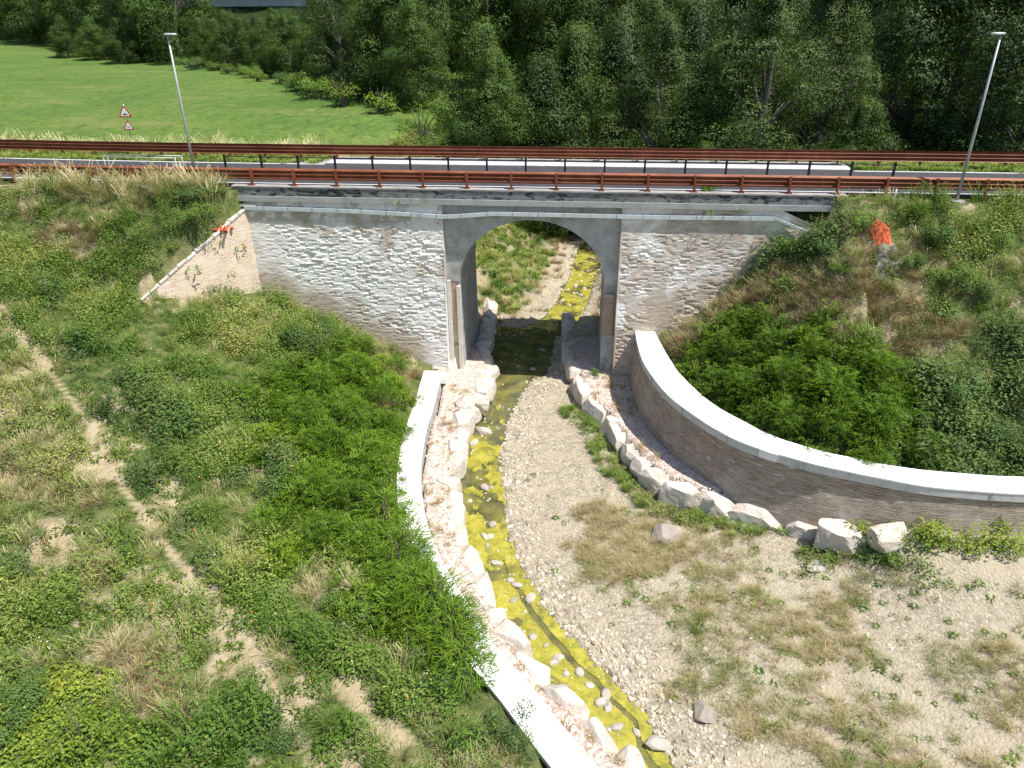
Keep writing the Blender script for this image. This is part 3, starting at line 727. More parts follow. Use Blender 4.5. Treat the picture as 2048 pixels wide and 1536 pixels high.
# ------------------------------------------------------------------ guardrails
def guardrail(label, v_beam, v_post, face, u0, u1, plate, ph):
    r = empty('guardrail', WR((u0+u1)/2, v_post, ZR), label, 'guardrail')
    prof = []
    for t in np.linspace(0, 1, 19): prof.append((.055*math.cos(t*6*math.pi)*face, .19+.52*t))
    us = np.arange(u0, u1+.01, 4.0)
    for i in range(len(us)-1):
        b = MB(); seg = [us[i]+.01, (us[i]+us[i+1])/2, us[i+1]+.06]
        for k_, u_ in enumerate(seg):
            for (dv, dz) in prof: b.V.append(WR(u_, v_beam+dv+(.006 if i % 2 else 0), ZR+dz+(.09 if face < 0 else 0)))
            if k_:
                for a_ in range(18): q = 19*k_; b.F.append((q-19+a_, q+a_, q+a_+1, q-19+a_+1))
        b.obj('beam', M_RUST, r, True)
    # bolts at the joints are part of each joint strap
    src = None; k_ = 0
    for u_ in np.arange(u0+ph, u1, 2.0):
        p = WR(u_, v_post, ZR)
        on_br = plate[0] < u_ < plate[1]
        if src is None or not on_br or src[1] is None:
            b = MB(); s = .5
            zb = 0 if on_br else -.5
            for (a0, a1, c0, c1) in ((-.05, .05, -.06, -.045), (-.05, .05, .045, .06), (-.006, .006, -.045, .045)):
                b.hexa([(p[0]+x_*CA+y_*SA, p[1]-x_*SA+y_*CA, ZR+z_) for z_ in (zb, .70) for x_, y_ in ((a0, c0), (a1, c0), (a1, c1), (a0, c1))])
            v2 = (v_beam-v_post); lo, hi = sorted((v2*.35, v2*.85))
            b.hexa([(p[0]+x_*CA+y_*SA, p[1]-x_*SA+y_*CA, ZR+z_) for z_ in (.30, .60) for x_, y_ in ((-.04, lo), (.04, lo), (.04, hi), (-.04, hi))])
            po = b.obj('post', M_RUST, r)
            if on_br:
                b = MB(); b.hexa([(p[0]+x_*CA+y_*SA, p[1]-x_*SA+y_*CA, ZR+z_) for z_ in (-.004, .02) for x_, y_ in ((-.13, -.14), (.13, -.14), (.13, .10), (-.13, .10))])
                for sx_ in (-.09, .09):
                    b.hexa([(p[0]+x_*CA+y_*SA, p[1]-x_*SA+y_*CA, ZR+z_) for z_ in (.02, .06) for x_, y_ in ((sx_-.02, -.12), (sx_+.02, -.12), (sx_+.02, -.08), (sx_-.02, -.08))])
                    b.add([(p[0]+x_*CA+y_*SA, p[1]-x_*SA+y_*CA, ZR+z_) for x_, y_, z_ in ((sx_*.55, -.12, .02), (sx_*.55, -.06, .02), (sx_*.55, -.06, .16))], [(0, 1, 2)])
                bp = b.obj('base_plate', M_RUST, po)
                src = (po, bp, p)
            continue
        po, bp, sp = src
        c = po.copy(); COL.objects.link(c); c.location = (p[0]-sp[0], p[1]-sp[1], p[2]-sp[2])
        d = bp.copy(); COL.objects.link(d); d.parent = c
    return r
guardrail('rusty brown guardrail along the near edge of the bridge, posts facing outward', .22, .02, 1, -44, 44, (-14, 13), .72)
guardrail('rusty brown guardrail along the far edge of the road, in front of the trees', 6.45, 6.68, -1, -60, 44, (-11.4, 14.6), .6)
# dark railing between the carriageway and the pale footway
RL = empty('railing', W(0, 3.0, ZR), 'dark steel railing with thin rails between the two rusty guardrails', 'railing')
for z_ in (.72, .10):
    MB().tube([W(-15.9, 3.0, ZR+z_), W(0, 3.0, ZR+z_), W(16.0, 3.0, ZR+z_)], .022, 6).obj('rail', M_BLACK, RL)
for u_ in np.linspace(-15.9, 16.0, 18):
    b = MB(); b.bx(u_-.045, u_+.045, 2.95, 3.05, ZR, ZR+.80).bx(u_-.06, u_+.06, 2.93, 3.07, ZR+.80, ZR+.83); b.obj('post', M_BLACK, RL)

# ------------------------------------------------------------------ lamps, signs, small things on the road
def street_lamp(x, y, z0, ztop, label, tilt):
    r = empty('street_lamp', (x, y, z0), label, 'street lamp', 'street lamps along the road')
    MB().tube([(x, y, z0), (x, y, (z0+ztop)/2), (x, y, ztop-.03)], [.068, .055, .04], 10).obj('pole', M_STEEL, r, True)
    MB().tube([(x, y, z0), (x, y, z0+.12)], [.15, .13], 10).obj('foot_collar', M_KERB, r)
    b = MB(); rings = []
    n_ = 14; L = .30; cx = x+tilt*.12
    for zz, s in ((-.05, .45), (-.015, .95), (.03, 1.0), (.055, .7)):
        b.V += [(cx+L*s*math.cos(a_), y+.14*s*math.sin(a_), ztop+zz) for a_ in np.linspace(0, 2*math.pi, n_, endpoint=False)]
    for k_ in range(3):
        for a_ in range(n_): b.F.append((k_*n_+a_, k_*n_+(a_+1) % n_, (k_+1)*n_+(a_+1) % n_, (k_+1)*n_+a_))
    b.F += [tuple(range(n_-1, -1, -1)), tuple(3*n_+a_ for a_ in range(n_))]
    h = b.obj('lamp_head', M_LAMP, r, True)
    b = MB(); b.V = [(cx+tilt*.05+.15*math.cos(a_)*s, y+.09*math.sin(a_)*s, ztop-.052-q_) for s, q_ in ((1, 0), (.5, .05)) for a_ in np.linspace(0, 2*math.pi, n_, endpoint=False)]
    for a_ in range(n_): b.F.append((a_, n_+a_, n_+(a_+1) % n_, (a_+1) % n_))
    b.F.append(tuple(n_+a_ for a_ in range(n_))); b.obj('lens', M_LENS, h)
    return r
street_lamp(-14.72, 35.05, 9.75, 16.13, 'slim grey street lamp left of the bridge, seen before the green field', 1)
street_lamp(18.70, 30.90, 9.62, 16.06, 'slim grey street lamp right of the bridge, seen before dark trees', -1)
b = MB(); b.tube([(18.70, 30.85, 9.3), (18.70, 30.85, 9.76)], [.42, .30], 9)
tag(b.obj('lamp_footing', M_KERB, None), 'pale concrete footing lump at the base of the right street lamp', 'footing')

def tri(c, s, k, dy):   # triangle of side s about centre c, scaled k, pushed dy towards the camera
    h_ = s*.866; pts = [(-s/2, -h_/3), (s/2, -h_/3), (0, 2*h_/3)]
    out = []
    for (a_, b_) in pts:
        for q_ in (-1, 0, 1):
            ang = math.atan2(b_, a_)+q_*.16; rr = math.hypot(a_, b_)*(.97 if q_ else 1.0)*.95
            out.append((c[0]+k*rr*math.cos(ang), c[1]-dy, c[2]+k*rr*math.sin(ang)))
    return out
def plate(pts, nm, m, parent, th_=.012, back=True):
    b = MB(); n_ = len(pts); b.V = list(pts)+[(p[0], p[1]+th_, p[2]) for p in pts]
    b.F = [tuple(range(n_)), tuple(range(2*n_-1, n_-1, -1))]+[(i, n_+i, n_+(i+1) % n_, (i+1) % n_) for i in range(n_)]
    return b.obj(nm, m, parent)
sx, sy = atz(258, 262, 9.9)[:2]; sy_ = sy; sz = float(height(sx, sy))
def szat(py): return float(CAM_H+sy*ray(250, py)[2]/ray(250, py)[1])
SG = empty('road_sign', (sx, sy, sz), 'two triangular red-bordered warning signs on one post before the green field', 'road sign')
MB().tube([(sx, sy+.05, sz-.2), (sx, sy+.05, szat(208))], .03, 8).obj('sign_post', M_STEEL, SG, True)
for k_, (pyc, side, dx, art) in enumerate(((223, .80, 0, 'bump'), (250, .66, .05, 'arrows'))):
    zc_ = szat(pyc+3); c = (sx+dx, sy, zc_)
    p_ = plate(tri(c, side, 1.0, .02), 'sign_plate', M_RED, SG, .02)
    plate(tri(c, side, .72, .026), 'sign_face', M_WHITE, p_, .005)
    if art == 'bump':
        pts = [(c[0]+a_*side, c[1]-.032, c[2]+z_*side) for a_, z_ in ((-.22, -.15), (.22, -.15), (.20, -.11), (.10, -.09), (.05, -.02), (-.03, -.01), (-.10, -.09), (-.20, -.11))]
        plate(pts, 'hump_symbol', M_BLK, p_, .005)
    else:
        b = MB()
        def arrow(x0, z0, d, m):
            pts = [(c[0]+(x0+a_)*side, c[1]-.032, c[2]+(z0+d*z_)*side) for a_, z_ in ((-.02, -.12), (.02, -.12), (.02, .02), (.065, .02), (0, .11), (-.065, .02), (-.02, .02))]
            plate(pts if d > 0 else pts[::-1], 'arrow_symbol', m, p_, .005)
        arrow(-.07, -.02, 1, M_RED); arrow(.08, -.05, -1, M_BLK)
# tubular steel frame on the verge
FR = empty('steel_frame', W(-19, .9, 9.7), 'thin galvanised tube frame standing on the left verge by the guardrail', 'frame')
fz = ZR+1.05
fa = [np.array(WR(u_, v_, 0)) for u_, v_ in ((-20.7, .55), (-17.1, .55), (-17.1, 1.15), (-20.9, 1.15))]
for a_ in range(4):
    MB().tube([(*fa[a_][:2], 9.6), (*fa[a_][:2], fz)], .022, 6).obj('leg', M_STEEL, FR, True)
    MB().tube([(*fa[a_][:2], fz), (*fa[(a_+1) % 4][:2], fz)], .022, 6).obj('top_rail', M_STEEL, FR, True)
x_, y_, z_ = W(14.9, -.55, 9.3)
MB().tube([(x_, y_, z_), (x_, y_, z_+.95)], .035, 8).obj('marker_post', M_STEEL, None, True, label='short grey steel post on the verge just right of the bridge end', cat='post')

def crumple(name, px, py, w_, h_, d_, m, label, cat, seed, z=None):
    x0, y0, z0 = ground_at(px, py)
    if z is not None: z0 = z
    n_ = 22; V = []; Fs = []
    for j in range(n_):
        for i in range(n_):
            a_ = (i/(n_-1)-.5); c_ = (j/(n_-1)-.5)
            rad = .7+.5*vnoise(math.atan2(c_, a_)*2.0+5, 0, seed)
            x1 = x0+a_*w_*rad; y1 = y0+c_*h_*rad
            hh = float(height(x1, y1))+d_*(.25+fbm(np.array(a_*6), np.array(c_*6), seed, 3))*max(0, 1-2.2*(a_*a_+c_*c_))
            V.append((x1, y1, hh))
            if i and j: q = j*n_+i; Fs.append((q-n_-1, q-n_, q, q-1))
    return tag(mesh(name, V, Fs, m, None, False), label, cat)
crumple('orange_netting', 1762, 470, .9, 1.1, .35, M_ORANGE, 'crumpled bright orange netting on the slope right of the bridge', 'netting', 3)
crumple('grey_sheet', 1775, 525, .9, 1.3, .15, M_TARP, 'crumpled grey fabric sheet on the slope below the orange netting', 'sheet', 9)
b = MB(); p = np.array(W(-14.45, -1.2, 8.15))
for k_ in range(9):
    q = p+rng.normal(0, 1, 3)*[.16, .16, .08]; b.tube([q, q+rng.normal(0, .1, 3)+[0, 0, .06], q+rng.normal(0, .15, 3)], [.05, .09, .03], 6)
b.obj('orange_netting', M_ORANGE, None, True, label='small scrap of red-orange netting on top of the beige wing wall', cat='netting')

# ------------------------------------------------------------------ viaduct far behind
VD = empty('viaduct', (-75, 224, 10), 'grey concrete motorway viaduct passing above the far trees', 'viaduct')
def vy(x_): return 238-(x_+160)*.16
def vbox(nm, x0, x1, d0, d1, z0, z1):
    b = MB(); b.hexa([(x0, vy(x0)+d0, z0), (x1, vy(x1)+d0, z0), (x1, vy(x1)+d1, z0), (x0, vy(x0)+d1, z0), (x0, vy(x0)+d0, z1), (x1, vy(x1)+d0, z1), (x1, vy(x1)+d1, z1), (x0, vy(x0)+d1, z1)]); b.obj(nm, M_VIADUCT, VD)
vbox('girder', -230, 140, .6, 1.6, 18.2, 20.6); vbox('girder', -230, 140, 7.4, 8.4, 18.2, 20.6)
vbox('deck', -230, 140, 0, 9, 20.6, 21.1); vbox('parapet', -230, 140, -.1, .2, 21.1, 22.5)
for x_ in (-202, -166, -130, -93, -56, -19, 18):
    b = MB(); b.tube([(x_, vy(x_)+4.5, 3), (x_, vy(x_)+4.5, 17.2)], [1.7, 1.5], 14)
    b.obj('pier', M_VIADUCT, VD, True)
    b = MB(); b.hexa([(x_-1.5, vy(x_)+3, 16.2), (x_+1.5, vy(x_)+3, 16.2), (x_+1.5, vy(x_)+6, 16.2), (x_-1.5, vy(x_)+6, 16.2), (x_-1.5, vy(x_)+.2, 18.19), (x_+1.5, vy(x_)+.2, 18.19), (x_+1.5, vy(x_)+8.8, 18.19), (x_-1.5, vy(x_)+8.8, 18.19)])
    b.obj('pier_head', M_VIADUCT, VD)
#PART3
# ------------------------------------------------------------------ boulders
def rock_mesh(seed, sx_, sy_, sz_, planes=15, rough=.035, flat=True, sub=4):
    import bmesh
    r = np.random.default_rng(seed)
    bm = bmesh.new(); bmesh.ops.create_icosphere(bm, subdivisions=sub, radius=1.0)
    V = np.array([v.co[:] for v in bm.verts]); Fs = [[v.index for v in f.verts] for f in bm.faces]; bm.free()
    V = V*1.25
    Nn = r.normal(0, 1, (planes, 3)); Nn /= np.linalg.norm(Nn, axis=1)[:, None]
    if flat: Nn = np.vstack([Nn, [[.05, .03, 1], [0, 0, -1], [1, .1, .1], [-1, .15, 0], [.1, 1, 0], [0, -1, .12]]]); Nn /= np.linalg.norm(Nn, axis=1)[:, None]
    D = r.uniform(.72, .98, len(Nn))
    for nn, d in zip(Nn, D):
        s = V@nn; V = V-np.maximum(s-d, 0)[:, None]*nn
    nn = fbm(V[:, 0]*2+V[:, 2]*1.3+seed, V[:, 1]*2-V[:, 2], seed, 4)-.5
    n2 = fbm(V[:, 0]*6-V[:, 2]*4+seed, V[:, 1]*6+V[:, 2]*5, seed+5, 3)-.5
    V = V*(1+rough*2.6*nn+rough*1.6*n2)[:, None]
    return V*[sx_, sy_, sz_], Fs
def rock(name, x, y, z, sx_, sy_, sz_, rz, m, label, cat, group, seed, **kw):
    V, Fs = rock_mesh(seed, sx_, sy_, sz_, **kw)
    me = bpy.data.meshes.new(name); me.from_pydata([tuple(p) for p in V], [], Fs); me.update(); me.materials.append(m)
    o = bpy.data.objects.new(name, me); o.location = (x, y, z); o.rotation_euler = (.0, .0, rz)
    return link(o, None, label, cat, group)
def along(P, step0, step1):
    P = np.array(P); seg = np.linalg.norm(np.diff(P, axis=0), axis=1); cum = np.concatenate([[0], np.cumsum(seg)]); s = .4; out = []
    r = np.random.default_rng(12)
    while s < cum[-1]:
        x_ = np.interp(s, cum, P[:, 0]); y_ = np.interp(s, cum, P[:, 1]); x2 = np.interp(s+.1, cum, P[:, 0]); y2 = np.interp(s+.1, cum, P[:, 1])
        st = r.uniform(step0, step1); out.append((x_, y_, math.atan2(y2-y_, x2-x_), st)); s += st
    return out
tone = ['broad pinkish', 'chalky white', 'rust streaked', 'cream coloured', 'angular pale', 'weathered grey-pink']
LR_ = [p for p in LROCK if 10 < p[1]]
k_ = 0
for x_, y_, a_, st in along(LR_, .85, 1.45):
    nx_, ny_ = math.sin(a_), -math.cos(a_)          # towards the wall (right of travel downstream is west)
    ww = rng.uniform(.42, .58); hh = rng.uniform(.50, .62)
    dry = y_ > 33.5
    rock('boulder', x_-abs(ww)*.75*(1 if True else 0), y_-.1, .36+rng.uniform(-.06, .08), st*.64, ww, hh, a_+rng.normal(0, .12), M_ROCK,
         '%s boulder, %s from the far end of the left bank row' % (tone[k_ % 6], ORD[k_]), 'boulder', 'boulders lining the left bank', 100+k_)
    k_ += 1
for i, (px, py, s1, s2, s3, rz, lab) in enumerate(((958, 752, .75, .5, .55, .6, 'orange-sided boulder tilted toward the water near the left pier'), (935, 806, .52, .72, .45, .1, 'smooth white boulder beside the end of the low white wall'),
      (965, 806, .34, .42, .36, .4, 'small white boulder leaning on the larger white one near the bridge'))):
    p = atz(px, py, .85); rock('boulder', p[0], p[1], .72, s1, s2, s3, rz, M_ROCK, lab, 'boulder', 'boulders lining the left bank', 60+i)
k_ = 0
for x_, y_, a_, st in along(RROCK, 1.0, 1.75):
    ww = rng.uniform(.40, .55)*(1.15 if x_ > 6 else 1); nx_, ny_ = -math.sin(a_), math.cos(a_)
    rock('boulder', x_+nx_*ww*.6, y_+ny_*ww*.6, .46+rng.uniform(-.03, .10)-(.32 if y_ > 34.4 else 0)+.03*max(0, 28-y_)*.6, st*.62*(1 if y_ < 34 else .8), ww, rng.uniform(.60, .74), a_+rng.normal(0, .07), M_ROCK,
         '%s boulder, %s from the arch in the right bank row' % (tone[(k_+2) % 6], ORD[k_]), 'boulder', 'boulders lining the right terrace', 200+k_)
    k_ += 1
for i, (px, py, z_, s1, s2, s3, lab) in enumerate(((1684, 1078, .55, 1.05, .75, .6, 'largest cream boulder at the right end of the terrace row'), (1772, 1080, .5, .78, .55, .5, 'white boulder standing apart at the far right end of the row'),
      (1335, 1070, .3, .5, .42, .32, 'weathered pinkish grey boulder lying on the gravel in front of the row'), (1635, 1137, .22, .42, .25, .12, 'flat white stone on the gravel below the boulder row'),
      (1942, 1079, .5, .2, .16, .15, 'small white stone in the weeds at the right edge'), (1408, 1430, .32, .33, .28, .22, 'large tan cobble on the gravel bank near the bottom'),
      (1313, 1494, .08, .34, .2, .16, 'pale flat slab stone at the lower water edge'))):
    p = ground_at(px, py+18*s3)
    rock('boulder', p[0], p[1], p[2]+.30*s3, s1, s2, s3, rng.uniform(-.4, .4), M_ROCK if s1 > .6 else (M_COBBLE if 'tan' in lab or 'weathered' in lab else M_STONE), lab, 'boulder', 'single boulders on the gravel', 300+i, flat=s1 > .6)
st_px = [(967, 861, .38), (948, 885, .22), (970, 975, .2), (981, 975, .13), (986, 1049, .17), (968, 1073, .17), (981, 1073, .14), (992, 1126, .17), (1021, 1160, .12), (1034, 1171, .17), (1028, 1200, .14),
         (1062, 1197, .2), (1064, 1274, .14), (1092, 1291, .1), (1117, 1315, .16), (1107, 1326, .13), (1132, 1349, .13), (1159, 1344, .15), (1126, 1374, .13), (1180, 1371, .12), (1211, 1390, .19), (1202, 1404, .17),
         (1215, 1414, .18), (1234, 1454, .16), (1217, 1459, .09), (1273, 1463, .13), (1003, 905, .13), (1049, 787, .1), (975, 1090, .1), (1085, 700, .16), (1066, 738, .16), (1064, 648, .2), (1140, 655, .22), (1105, 641, .2), (1125, 640, .16), (1160, 590, .2)]
for i, (px, py, s) in enumerate(st_px):
    p = atz(px, py, .03)
    rock('stream_stone', p[0], p[1], .02, s, s*rng.uniform(.6, .85), s*.55, rng.uniform(0, 3), M_STONE, 'rounded pale stone in the stream, %s of them downstream of the bridge' % ORD[i] if i < 29 else
         'pale stone in shaded or far stream water, %s of them' % ORD[i-29], 'stone', 'stones standing in the stream', 400+i, planes=5, flat=False, sub=2)

# ------------------------------------------------------------------ foliage prototypes (numpy): each is (verts, quads)
def leaf_quads(C, Nn, L, Wd, r):
    n_ = len(C); a = np.cross(Nn, r.normal(0, 1, (n_, 3))); a /= np.linalg.norm(a, axis=1)[:, None]+1e-9
    b_ = np.cross(Nn, a); L = np.broadcast_to(L, (n_,))[:, None]; Wd = np.broadcast_to(Wd, (n_,))[:, None]
    V = np.stack([C-a*L*.5, C+b_*Wd*.5, C+a*L*.5+Nn*L*-.12, C-b_*Wd*.5], 1).reshape(-1, 3)
    return V, np.arange(4*n_).reshape(-1, 4)
def p_clump(seed, n_=46, R=.34, H=.5, leaf=.10, wd=.055, up=.6, hollow=.4):
    r = np.random.default_rng(seed)
    th = r.uniform(0, 2*math.pi, n_); cz = r.uniform(0.02, 1, n_); rr = np.sqrt(np.maximum(1-cz**2*.8, .05))*R*r.uniform(hollow, 1, n_)**.5
    C = np.stack([rr*np.cos(th), rr*np.sin(th), cz*H*r.uniform(.75, 1.1, n_)], 1)
    Nn = C/[R, R, H]*.8+r.normal(0, .34, (n_, 3))+[0, 0, up+.35]; Nn /= np.linalg.norm(Nn, axis=1)[:, None]
    V, Q = leaf_quads(C, Nn, leaf*r.uniform(.6, 1.3, n_), wd*r.uniform(.7, 1.3, n_), r)
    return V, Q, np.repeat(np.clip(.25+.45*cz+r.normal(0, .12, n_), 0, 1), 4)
def p_grass(seed, n_=40, R=.22, H=.5, wd=.014, lean=.5, head=0):
    r = np.random.default_rng(seed); V = []; T = []
    for i in range(n_):
        a_ = r.uniform(0, 2*math.pi); b0 = R*.5*math.sqrt(r.random())*np.array([math.cos(a_), math.sin(a_), 0]); a2 = a_+r.normal(0, .6)
        h = H*r.uniform(.5, 1.1); l = lean*h*r.uniform(.2, 1.2); d = np.array([math.cos(a2), math.sin(a2), 0]); s = np.array([-math.sin(a2), math.cos(a2), 0])*wd*r.uniform(.6, 1.4)
        m_ = b0+d*l*.35+[0, 0, h*.6]; t = b0+d*l+[0, 0, h*r.uniform(.8, 1)]
        V += [b0-s, b0+s, m_+s*.8, m_-s*.8, m_-s*.8, m_+s*.8, t+s*(.25+head), t-s*(.25+head)]; T += [.15]*2+[.5]*2+[.5]*2+[.95]*2
    T = np.clip(np.array(T)+np.repeat(r.normal(0, .12, n_), 8), 0, 1)
    return np.array(V), np.arange(len(V)).reshape(-1, 4), T
def p_rosette(seed, n_=10, R=.16):
    r = np.random.default_rng(seed); V = []; T = []
    for i in range(n_):
        a_ = 2*math.pi*i/n_+r.normal(0, .2); d = np.array([math.cos(a_), math.sin(a_), 0]); s = np.array([-math.sin(a_), math.cos(a_), 0])*.022
        L = R*r.uniform(.6, 1.2); V += [d*.02, d*L*.5+s+[0, 0, .07], d*L+[0, 0, r.uniform(.02, .08)], d*L*.5-s+[0, 0, .07]]; T += [.4+r.normal(0, .15)]*4
    return np.array(V), np.arange(len(V)).reshape(-1, 4), np.clip(T, 0, 1)
def p_pebble(seed):
    r = np.random.default_rng(seed); n_ = 6
    a_ = np.linspace(0, 2*math.pi, n_, endpoint=False)+r.normal(0, .15, n_); rad = r.uniform(.8, 1.15, n_)
    lo = np.stack([np.cos(a_)*rad, np.sin(a_)*rad*.75, -.2+0*a_], 1); hi = np.stack([np.cos(a_)*rad*.6, np.sin(a_)*rad*.45, .42+r.normal(0, .06, n_)], 1)
    V = np.vstack([lo, hi]); Q = [(i, (i+1) % n_, n_+(i+1) % n_, n_+i) for i in range(n_)]+[(n_, n_+1, n_+2, n_+3), (n_, n_+3, n_+4, n_+5)]
    return V, np.array(Q), np.full(len(V), .5)
def frond_mesh(seed, R=1.3, H=1.7, n_=330, leaflets=9, L=.34):
    r = np.random.default_rng(seed); C = []; Nn = []; Ls = []; T = []
    lobes = [(r.normal(0, .45, 2)*R, r.uniform(.55, 1.0)) for _ in range(7)]
    for i in range(n_):
        lb, s = lobes[i % 7]
        th = r.uniform(0, 2*math.pi); ph = math.acos(r.uniform(-.1, 1)); q = .62*R*s*r.uniform(.55, 1.0)
        o = np.array([lb[0]+q*math.sin(ph)*math.cos(th), lb[1]+q*math.sin(ph)*math.sin(th), H*s*(.35+.62*math.cos(ph)*r.uniform(.6, 1.0))])
        if o[2] < .05: o[2] = .05+r.random()*.3
        d = np.array([math.cos(th)*math.sin(ph)+r.normal(0, .3), math.sin(th)*math.sin(ph)+r.normal(0, .3), .25+r.normal(0, .3)]); d /= np.linalg.norm(d)
        s_ = np.cross(d, [0, 0, 1]); s_ /= np.linalg.norm(s_)+1e-9; up = np.cross(s_, d); t0 = .2+.45*o[2]/H+r.normal(0, .12)
        l = L*r.uniform(.7, 1.2)
        for k_ in range(leaflets):
            f = (k_+1)/leaflets; sg = 1 if k_ % 2 else -1
            C.append(o+d*l*f+s_*sg*.045-np.array([0, 0, .10*f*f])); Nn.append(up+r.normal(0, .25, 3)); T.append(t0)
    C = np.array(C); Nn = np.array(Nn); Nn /= np.linalg.norm(Nn, axis=1)[:, None]
    V, Q = leaf_quads(C, Nn, .085*r.uniform(.8, 1.3, len(C)), .045, r)
    return V, Q, np.clip(np.repeat(T, 4), 0, 1), lobes
def bake(protos, X, Y, Z, S, T, r, tj=.0, tilt=.12, SZ=None):
    Vs = []; Fs = []; Ts = []; off = 0; n_ = len(X)
    pick = r.integers(0, len(protos), n_); rot = r.uniform(0, 2*math.pi, n_)
    tx = r.normal(0, tilt, n_); ty = r.normal(0, tilt, n_)
    for k_, (V, Q, pt) in enumerate(protos):
        I = np.where(pick == k_)[0]
        if not len(I): continue
        c, s = np.cos(rot[I])[:, None], np.sin(rot[I])[:, None]
        sc_ = S[I][:, None]; sz_ = sc_ if SZ is None else SZ[I][:, None]
        x = (V[None, :, 0]*c-V[None, :, 1]*s)*sc_; y = (V[None, :, 0]*s+V[None, :, 1]*c)*sc_; z = V[None, :, 2]*sz_
        x2 = x+z*tx[I][:, None]; y2 = y+z*ty[I][:, None]
        P = np.stack([x2+X[I][:, None], y2+Y[I][:, None], z+Z[I][:, None]], -1).reshape(-1, 3)
        F_ = (Q[None]+(np.arange(len(I))*len(V))[:, None, None]).reshape(-1, 4)+off
        Vs.append(P); Fs.append(F_); Ts.append(np.clip(pt[None]+T[I][:, None], 0, 1).ravel()); off += len(P)
    return np.concatenate(Vs), np.concatenate(Fs), np.concatenate(Ts)
def stuff(name, protos, pts, S, T, m, label, cat, seed, tilt=.12, SZ=None, extra=None, sink=.03):
    r = np.random.default_rng(seed); X, Y = pts[:, 0], pts[:, 1]; Z = height(X, Y)-sink
    V, Fq, t = bake(protos, X, Y, Z, S, T, r, tilt=tilt, SZ=SZ)
    at = dict(tint=t)
    if extra is not None: at.update(extra(V))
    return mesh(name, V, Fq, m, None, False, attrs=at, kind='stuff', label=label, cat=cat)

# candidate points over all ground the camera could see in front of the bridge and just behind it
rp = np.random.default_rng(99)
def cand(x0, x1, y0, y1, dens):
    n_ = int((x1-x0)*(y1-y0)*dens); return np.stack([rp.uniform(x0, x1, n_), rp.uniform(y0, y1, n_)], 1)
C1 = cand(-33, 29, 6.5, 34.5, 36)
def prep(C):
    x, y = C[:, 0], C[:, 1]; u, v = UV(x, y); z = height(x, y, False)
    return x, y, z, u, v
x, y, z, u, v = prep(C1)
px_, py_ = proj(np.stack([x, y, z], -1))
seen = (px_ > -180) & (px_ < 2230) & (py_ > 240) & (py_ < 1700)
C1 = C1[seen]; x, y, z, u, v = (q[seen] for q in (x, y, z, u, v))
ch = inpoly(x, y, CHAN); tl = inpoly(x, y, TL); tr = inpoly(x, y, TR); stw = inpoly(x, y, STREAM)
dL = pdist(x, y, (LW+LWb)/2); dRw = pdist(x, y, (RWO+RWB)/2); inL = inpoly(x, y, [tuple(p) for p in LW]+[tuple(p) for p in LWb[::-1]]); inR = inpoly(x, y, [tuple(p) for p in RWO]+[tuple(p) for p in RWB[::-1]])
onroad = (v > -.15+np.where(u < -12, .0017*(u+12)**2, 0)) | ((v > -.35) & (u > -14.3) & (u < 13.2))
free = ~inL & ~inR & ~onroad & ~stw & (dL > .62) & (dRw > .85)
free &= (np.hypot(x-18.9, y-30.3) > .85)
ty = celltype(x, y, z)
pthd = pdist(x, y, PATH)
dens_n = fbm(x*.55, y*.55, 51, 4); tn = fbm(x*.35, y*.35, 53, 3); rnd = rp.random(len(x))
veg = free & ~ch & (pthd > .17+.6*(dens_n-.5)) & (pdist(x, y, BARE) > .38+.6*(dens_n-.5))
mound = fbm(x*.8, y*.8, 57, 3); mh = .55+1.1*sstep(.32, .68, mound)
tnt = (tn-.5)*1.1+rp.normal(0, .07, len(x))
def take(mask, p): return mask & (rnd < p)
WEED = [p_clump(1, 60, .30, .42, .062, .032), p_clump(2, 54, .26, .5, .068, .028), p_clump(3, 64, .36, .34, .058, .036), p_clump(4, 40, .22, .65, .10, .022), p_clump(5, 54, .3, .4, .06, .035), p_grass(21, 34, .3, .6, .007, .6)]
m_ = take(veg & isin(ty, 'w'), .72) | take(veg & isin(ty, 's'), .30) | take(veg & isin(ty, 'b'), .05) | take(veg & isin(ty, 'e'), .16) | take(veg & isin(ty, 'y'), .25) | take(veg & isin(ty, 'x'), .5)
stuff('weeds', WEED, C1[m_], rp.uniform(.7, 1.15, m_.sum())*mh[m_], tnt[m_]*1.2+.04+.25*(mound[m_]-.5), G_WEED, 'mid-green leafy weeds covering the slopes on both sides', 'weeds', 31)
m_ = take(veg & isin(ty, 'W'), .5)
stuff('tall_weeds', [p_clump(6, 60, .40, .9, .12, .05), p_clump(7, 54, .34, 1.1, .13, .035), p_clump(8, 60, .45, .7, .09, .06)], C1[m_], rp.uniform(.6, 1.1, m_.sum())*mh[m_], tnt[m_]+.05, G_DARK,
      'tall dark green weeds crowding the shrub thickets', 'weeds', 32)
m_ = take(veg & isin(ty, 's') & (rnd > .22), .48) | take(veg & isin(ty, 'w') & (dens_n > .52) & (rnd > .86), .97) | take(veg & isin(ty, 'b'), .25)
STRAW = [p_grass(11, 44, .34, .55, .0045, .9, .6), p_grass(12, 50, .40, .42, .0045, 1.2, .5), p_grass(13, 34, .26, .75, .0045, .6, 1.0)]
stuff('dry_grass', STRAW, C1[m_], rp.uniform(.5, 1.05, m_.sum()), tnt[m_]*.9-.05, G_STRAW, 'straw-coloured dry grass on the embankments', 'grass', 33, .2)
m_ = take(veg & isin(ty, 'b') & (rnd > .2), .75)
